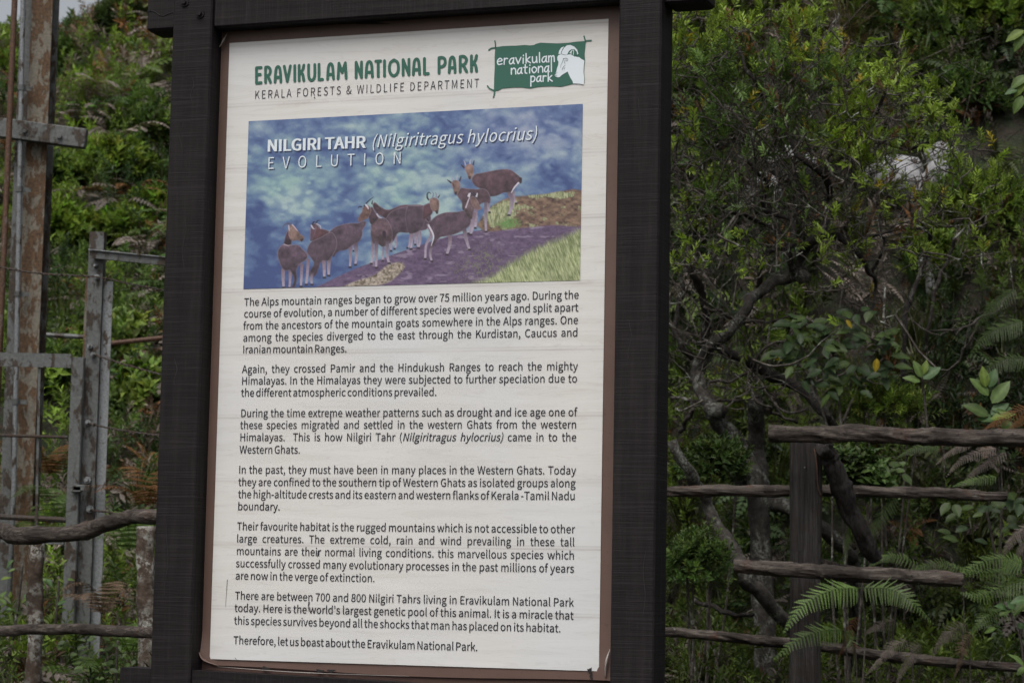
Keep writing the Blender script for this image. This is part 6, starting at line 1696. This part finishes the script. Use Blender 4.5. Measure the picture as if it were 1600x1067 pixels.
def one_leaf(root, me, x, y_, y, dx, dz, s_px, nx=0.0, dy=-.1):
    p = at(x, y_, y); d = unit([dx, dy, dz]); nrm = np.array([nx, -.8, .55]); nrm = unit(nrm - d * (nrm @ d)); X = unit(np.cross(nrm, d)); s = m_px(s_px, y)
    placed('leaf', me, Matrix(((X[0] * s, nrm[0] * s, d[0] * s, p[0]), (X[1] * s, nrm[1] * s, d[1] * s, p[1]), (X[2] * s, nrm[2] * s, d[2] * s, p[2]), (0, 0, 0, 1))), root)
for a_ in ((BL_L[2], 1540, 605, -.12, 1, 34), (BL_L[1], 1546, 605, .3, 1, 32), (BL_L[0], 1550, 630, .55, .8, 46), (BL_L[0], 1545, 618, -.8, .9, 40), (BL_L[1], 1548, 648, .5, .4, 34), (BL_D[2], 1545, 650, -.9, .5, 44), (BL_L[1], 1556, 655, -.9, .1, 30), (BL_L[1], 1550, 640, .9, .2, 32)):
    one_leaf(bp, a_[0], a_[1], a_[2], 8.68, a_[3], a_[4], a_[5])
lp = broad_plant('light green young plant poking up between broad dark leaves and the sapling', [(1440, 575)], BL_L, 8.95, 28, [[(1450, 680), (1444, 620), (1440, 585)]], 'broad leaved plants')
for a_ in ((BL_L[0], 1440, 590, -.4, 1, 30), (BL_L[1], 1442, 592, .6, .5, 34), (BL_L[0], 1438, 596, -.9, .3, 28), (BL_L[2], 1443, 585, .2, 1, 24)): one_leaf(lp, a_[0], a_[1], a_[2], 8.93, a_[3], a_[4], a_[5])
one_leaf(lp, BL_Y, 1370, 560, 8.95, -.1, -1, 22); one_leaf(lp, BL_Y, 1322, 500, 9.0, .5, -.6, 16)
hb = broad_plant('fresh green branch with long leaves reaching in at the upper right edge', [(1610, 60)], BL_L, 8.4, 30, [[(1680, 40), (1630, 80), (1605, 120), (1600, 170)], [(1680, 30), (1630, 45), (1600, 50)]], 'broad leaved plants')
for a_ in ((BL_L[2], 1600, 48, -.8, -.4, 34), (BL_L[0], 1598, 55, -.5, -.9, 30), (BL_L[0], 1604, 118, -.8, -.6, 34), (BL_L[2], 1600, 128, -.6, -.9, 30), (BL_L[0], 1598, 150, -.5, -.9, 32), (BL_L[2], 1604, 60, .6, .2, 34), (BL_L[0], 1606, 132, .5, -.6, 34), (BL_L[1], 1590, 140, -.7, -.2, 22)): one_leaf(hb, a_[0], a_[1], a_[2], 8.38, a_[3], a_[4], a_[5])
rb = broad_plant('grey green leafy plant at the right edge under the third rail', [(rng.uniform(1555, 1640), rng.uniform(920, 990)) for _ in range(12)] + [(1600, 1040), (1590, 1055)], BL_L[:2] + BL_D[2:3], 8.1, 28, [[(1600, 1080), (1595, 1000), (1570, 940)]], 'broad leaved plants')
wl_ = broad_plant('leafy weed between the left log rails, beside the lichened post', [(rng.uniform(0, 110), rng.uniform(870, 960)) for _ in range(26)], BL_L + BL_D[1:3], 8.35, 15, [[(20, 1000), (30, 930), (35, 880)], [(85, 990), (90, 940), (92, 900)]], 'broad leaved plants')
broad_plant('low leafy weed under the lower left log rail', [(rng.uniform(90, 235), rng.uniform(1000, 1060)) for _ in range(34)], BL_L[:1] + BL_D[1:3], 8.2, 15, [[(180, 1080), (182, 1040), (184, 1000)]], 'broad leaved plants')
broad_plant('leafy weed right of the brace, below the second rail', [(rng.uniform(1480, 1600), rng.uniform(775, 850)) for _ in range(22)], BL_D, 8.9, 24, [[(1560, 900), (1550, 840), (1540, 790)], [(1600, 880), (1590, 830)]], 'broad leaved plants')
broad_plant('dull leafy weed just right of the squared post, under the top rail', [(rng.uniform(1345, 1420), rng.uniform(715, 765)) for _ in range(16)], BL_D[1:3] + BL_L[:1], 8.95, 22, [[(1385, 860), (1382, 800), (1380, 740)]], 'broad leaved plants')
broad_plant('dark broad leaved shoot behind the twisted trunk, near the sign post', [(rng.uniform(1095, 1170), rng.uniform(450, 520)) for _ in range(12)], BL_D, 9.9, 22, [[(1130, 560), (1128, 500), (1130, 460)]], 'broad leaved plants')

# ---- bank: rocks, overhanging grass, hanging roots -----------------------------------------------
def rock(px, py, dist, rx, ry, label, seed):
    c = hit(px, py, 10.3) - [0, .10, 0]; dist = c[1]; Rx, Rz = m_px(rx, dist), m_px(ry, dist); V = []; F = []; nu, nv = 22, 14
    for j in range(nv + 1):
        th_ = math.pi * j / nv
        for i in range(nu):
            a_ = 2 * math.pi * i / nu; d = np.array([math.sin(th_) * math.cos(a_), math.sin(th_) * math.sin(a_), math.cos(th_)])
            k = .78 + .5 * float(vnoise(np.array(d[0] * 1.7 + 5 + seed), np.array(d[2] * 1.7 + d[1] * 1.3 + 5), seed)) * 1.0 + .12 * float(vnoise(np.array(d[0] * 6 + 9), np.array(d[2] * 6 + d[1] * 5 + 9), seed + 1))
            V.append(c + d * k * [Rx, Rx * .7, Rz])
    for j in range(nv):
        for i in range(nu):
            k = (i + 1) % nu; F.append([j * nu + i, (j + 1) * nu + i, (j + 1) * nu + k, j * nu + k])
    single('rock', V, F, M_ROCK, c, label, 'rock', 'pale rocks in the bank', smooth=True)
rock(1466, 250, 12.2, 26, 22, 'small pale rock, topmost of those behind the tree twigs', 3)
rock(1456, 315, 12.0, 40, 54, 'tall pale rock behind the twigs, largest of the pale ones', 5)
rock(1392, 285, 12.3, 46, 32, 'flat pale rock left of the tallest pale rock', 8)
rock(1238, 262, 12.2, 36, 26, 'grey rock glimpsed through the middle of the tree crown', 11)
rock(1185, 305, 12.0, 30, 28, 'grey rock deep behind the left part of the tree', 14)
rock(1578, 302, 11, 12, 9, 'tiny white stone at the far right edge of the bank', 21)
rock(1440, 440, 11.4, 14, 30, 'upright grey stone among the dead leaves above the fence', 17)
gc_ = Cloud(); n = 60; x = rng.uniform(1175, 1345, n); P = np.array([hit(a_, rng.uniform(-25, 28), 10.3) for a_ in x])
gc_.mixed(GRASS_LONG, P, rng.normal(size=(n, 3)) * .35 + [0, -.5, .8], rng.uniform(.2, .34, n), tints(np.array([.14, .14, .05]), n, .3))
n = 26; x = rng.uniform(1290, 1350, n); P = np.array([hit(a_, rng.uniform(20, 60), 10.3) - [0, .1, 0] for a_ in x])
gc_.mixed(GRASS_LONG, P, rng.normal(size=(n, 3)) * .4 + [0, -.5, -.7], rng.uniform(.14, .26, n), tints(STRAW * .7, n, .3))
V, F, C = gc_.get(); single('grass', V, F, M_LEAF, (0, 0, 0), 'pale long grass overhanging the top of the bank', None, kind='stuff', col=C)
rt_ = MB()
for _ in range(60):
    x = rng.uniform(1290, 1480); p = hit(x, rng.uniform(-15, 60), 10.3) - [0, .08, 0]; L = rng.uniform(.1, .45)
    P = smooth_path([p, p + [rng.normal() * .04, -.04, -L * .5], p + [rng.normal() * .1, 0, -L]], 8); rt_.add(*tube(P, .0035, 4))
V, F = rt_.get(); single('hanging_roots', V, F, M_TWIG, (0, 0, 0), 'tangle of bare roots and stalks hanging on the dark bank', None, kind='stuff')
# dry stalks standing in the scrub
st_ = MB()
for _ in range(420):
    s = rng.random() < .5
    x, y_ = (rng.uniform(-4.2, -1.2), rng.uniform(8.6, 16)) if s else (rng.uniform(.8, 5), rng.uniform(8.4, 14))
    p = np.array([x, y_, float(terrain(x, y_))]); L = rng.uniform(.15, .55); d = unit(rng.normal(size=3) * .5 + Z3)
    st_.add(*tube(smooth_path([p, p + d * L * .5 + rng.normal(size=3) * .03, p + d * L], 6), [.0035, .003, .003, .0025, .002, .0012], 4, cap=False))
V, F = st_.get(); single('dry_stalks', V, F, M_TWIG, (0, 0, 0), 'bare dry stalks sticking out of the scrub', None, kind='stuff')
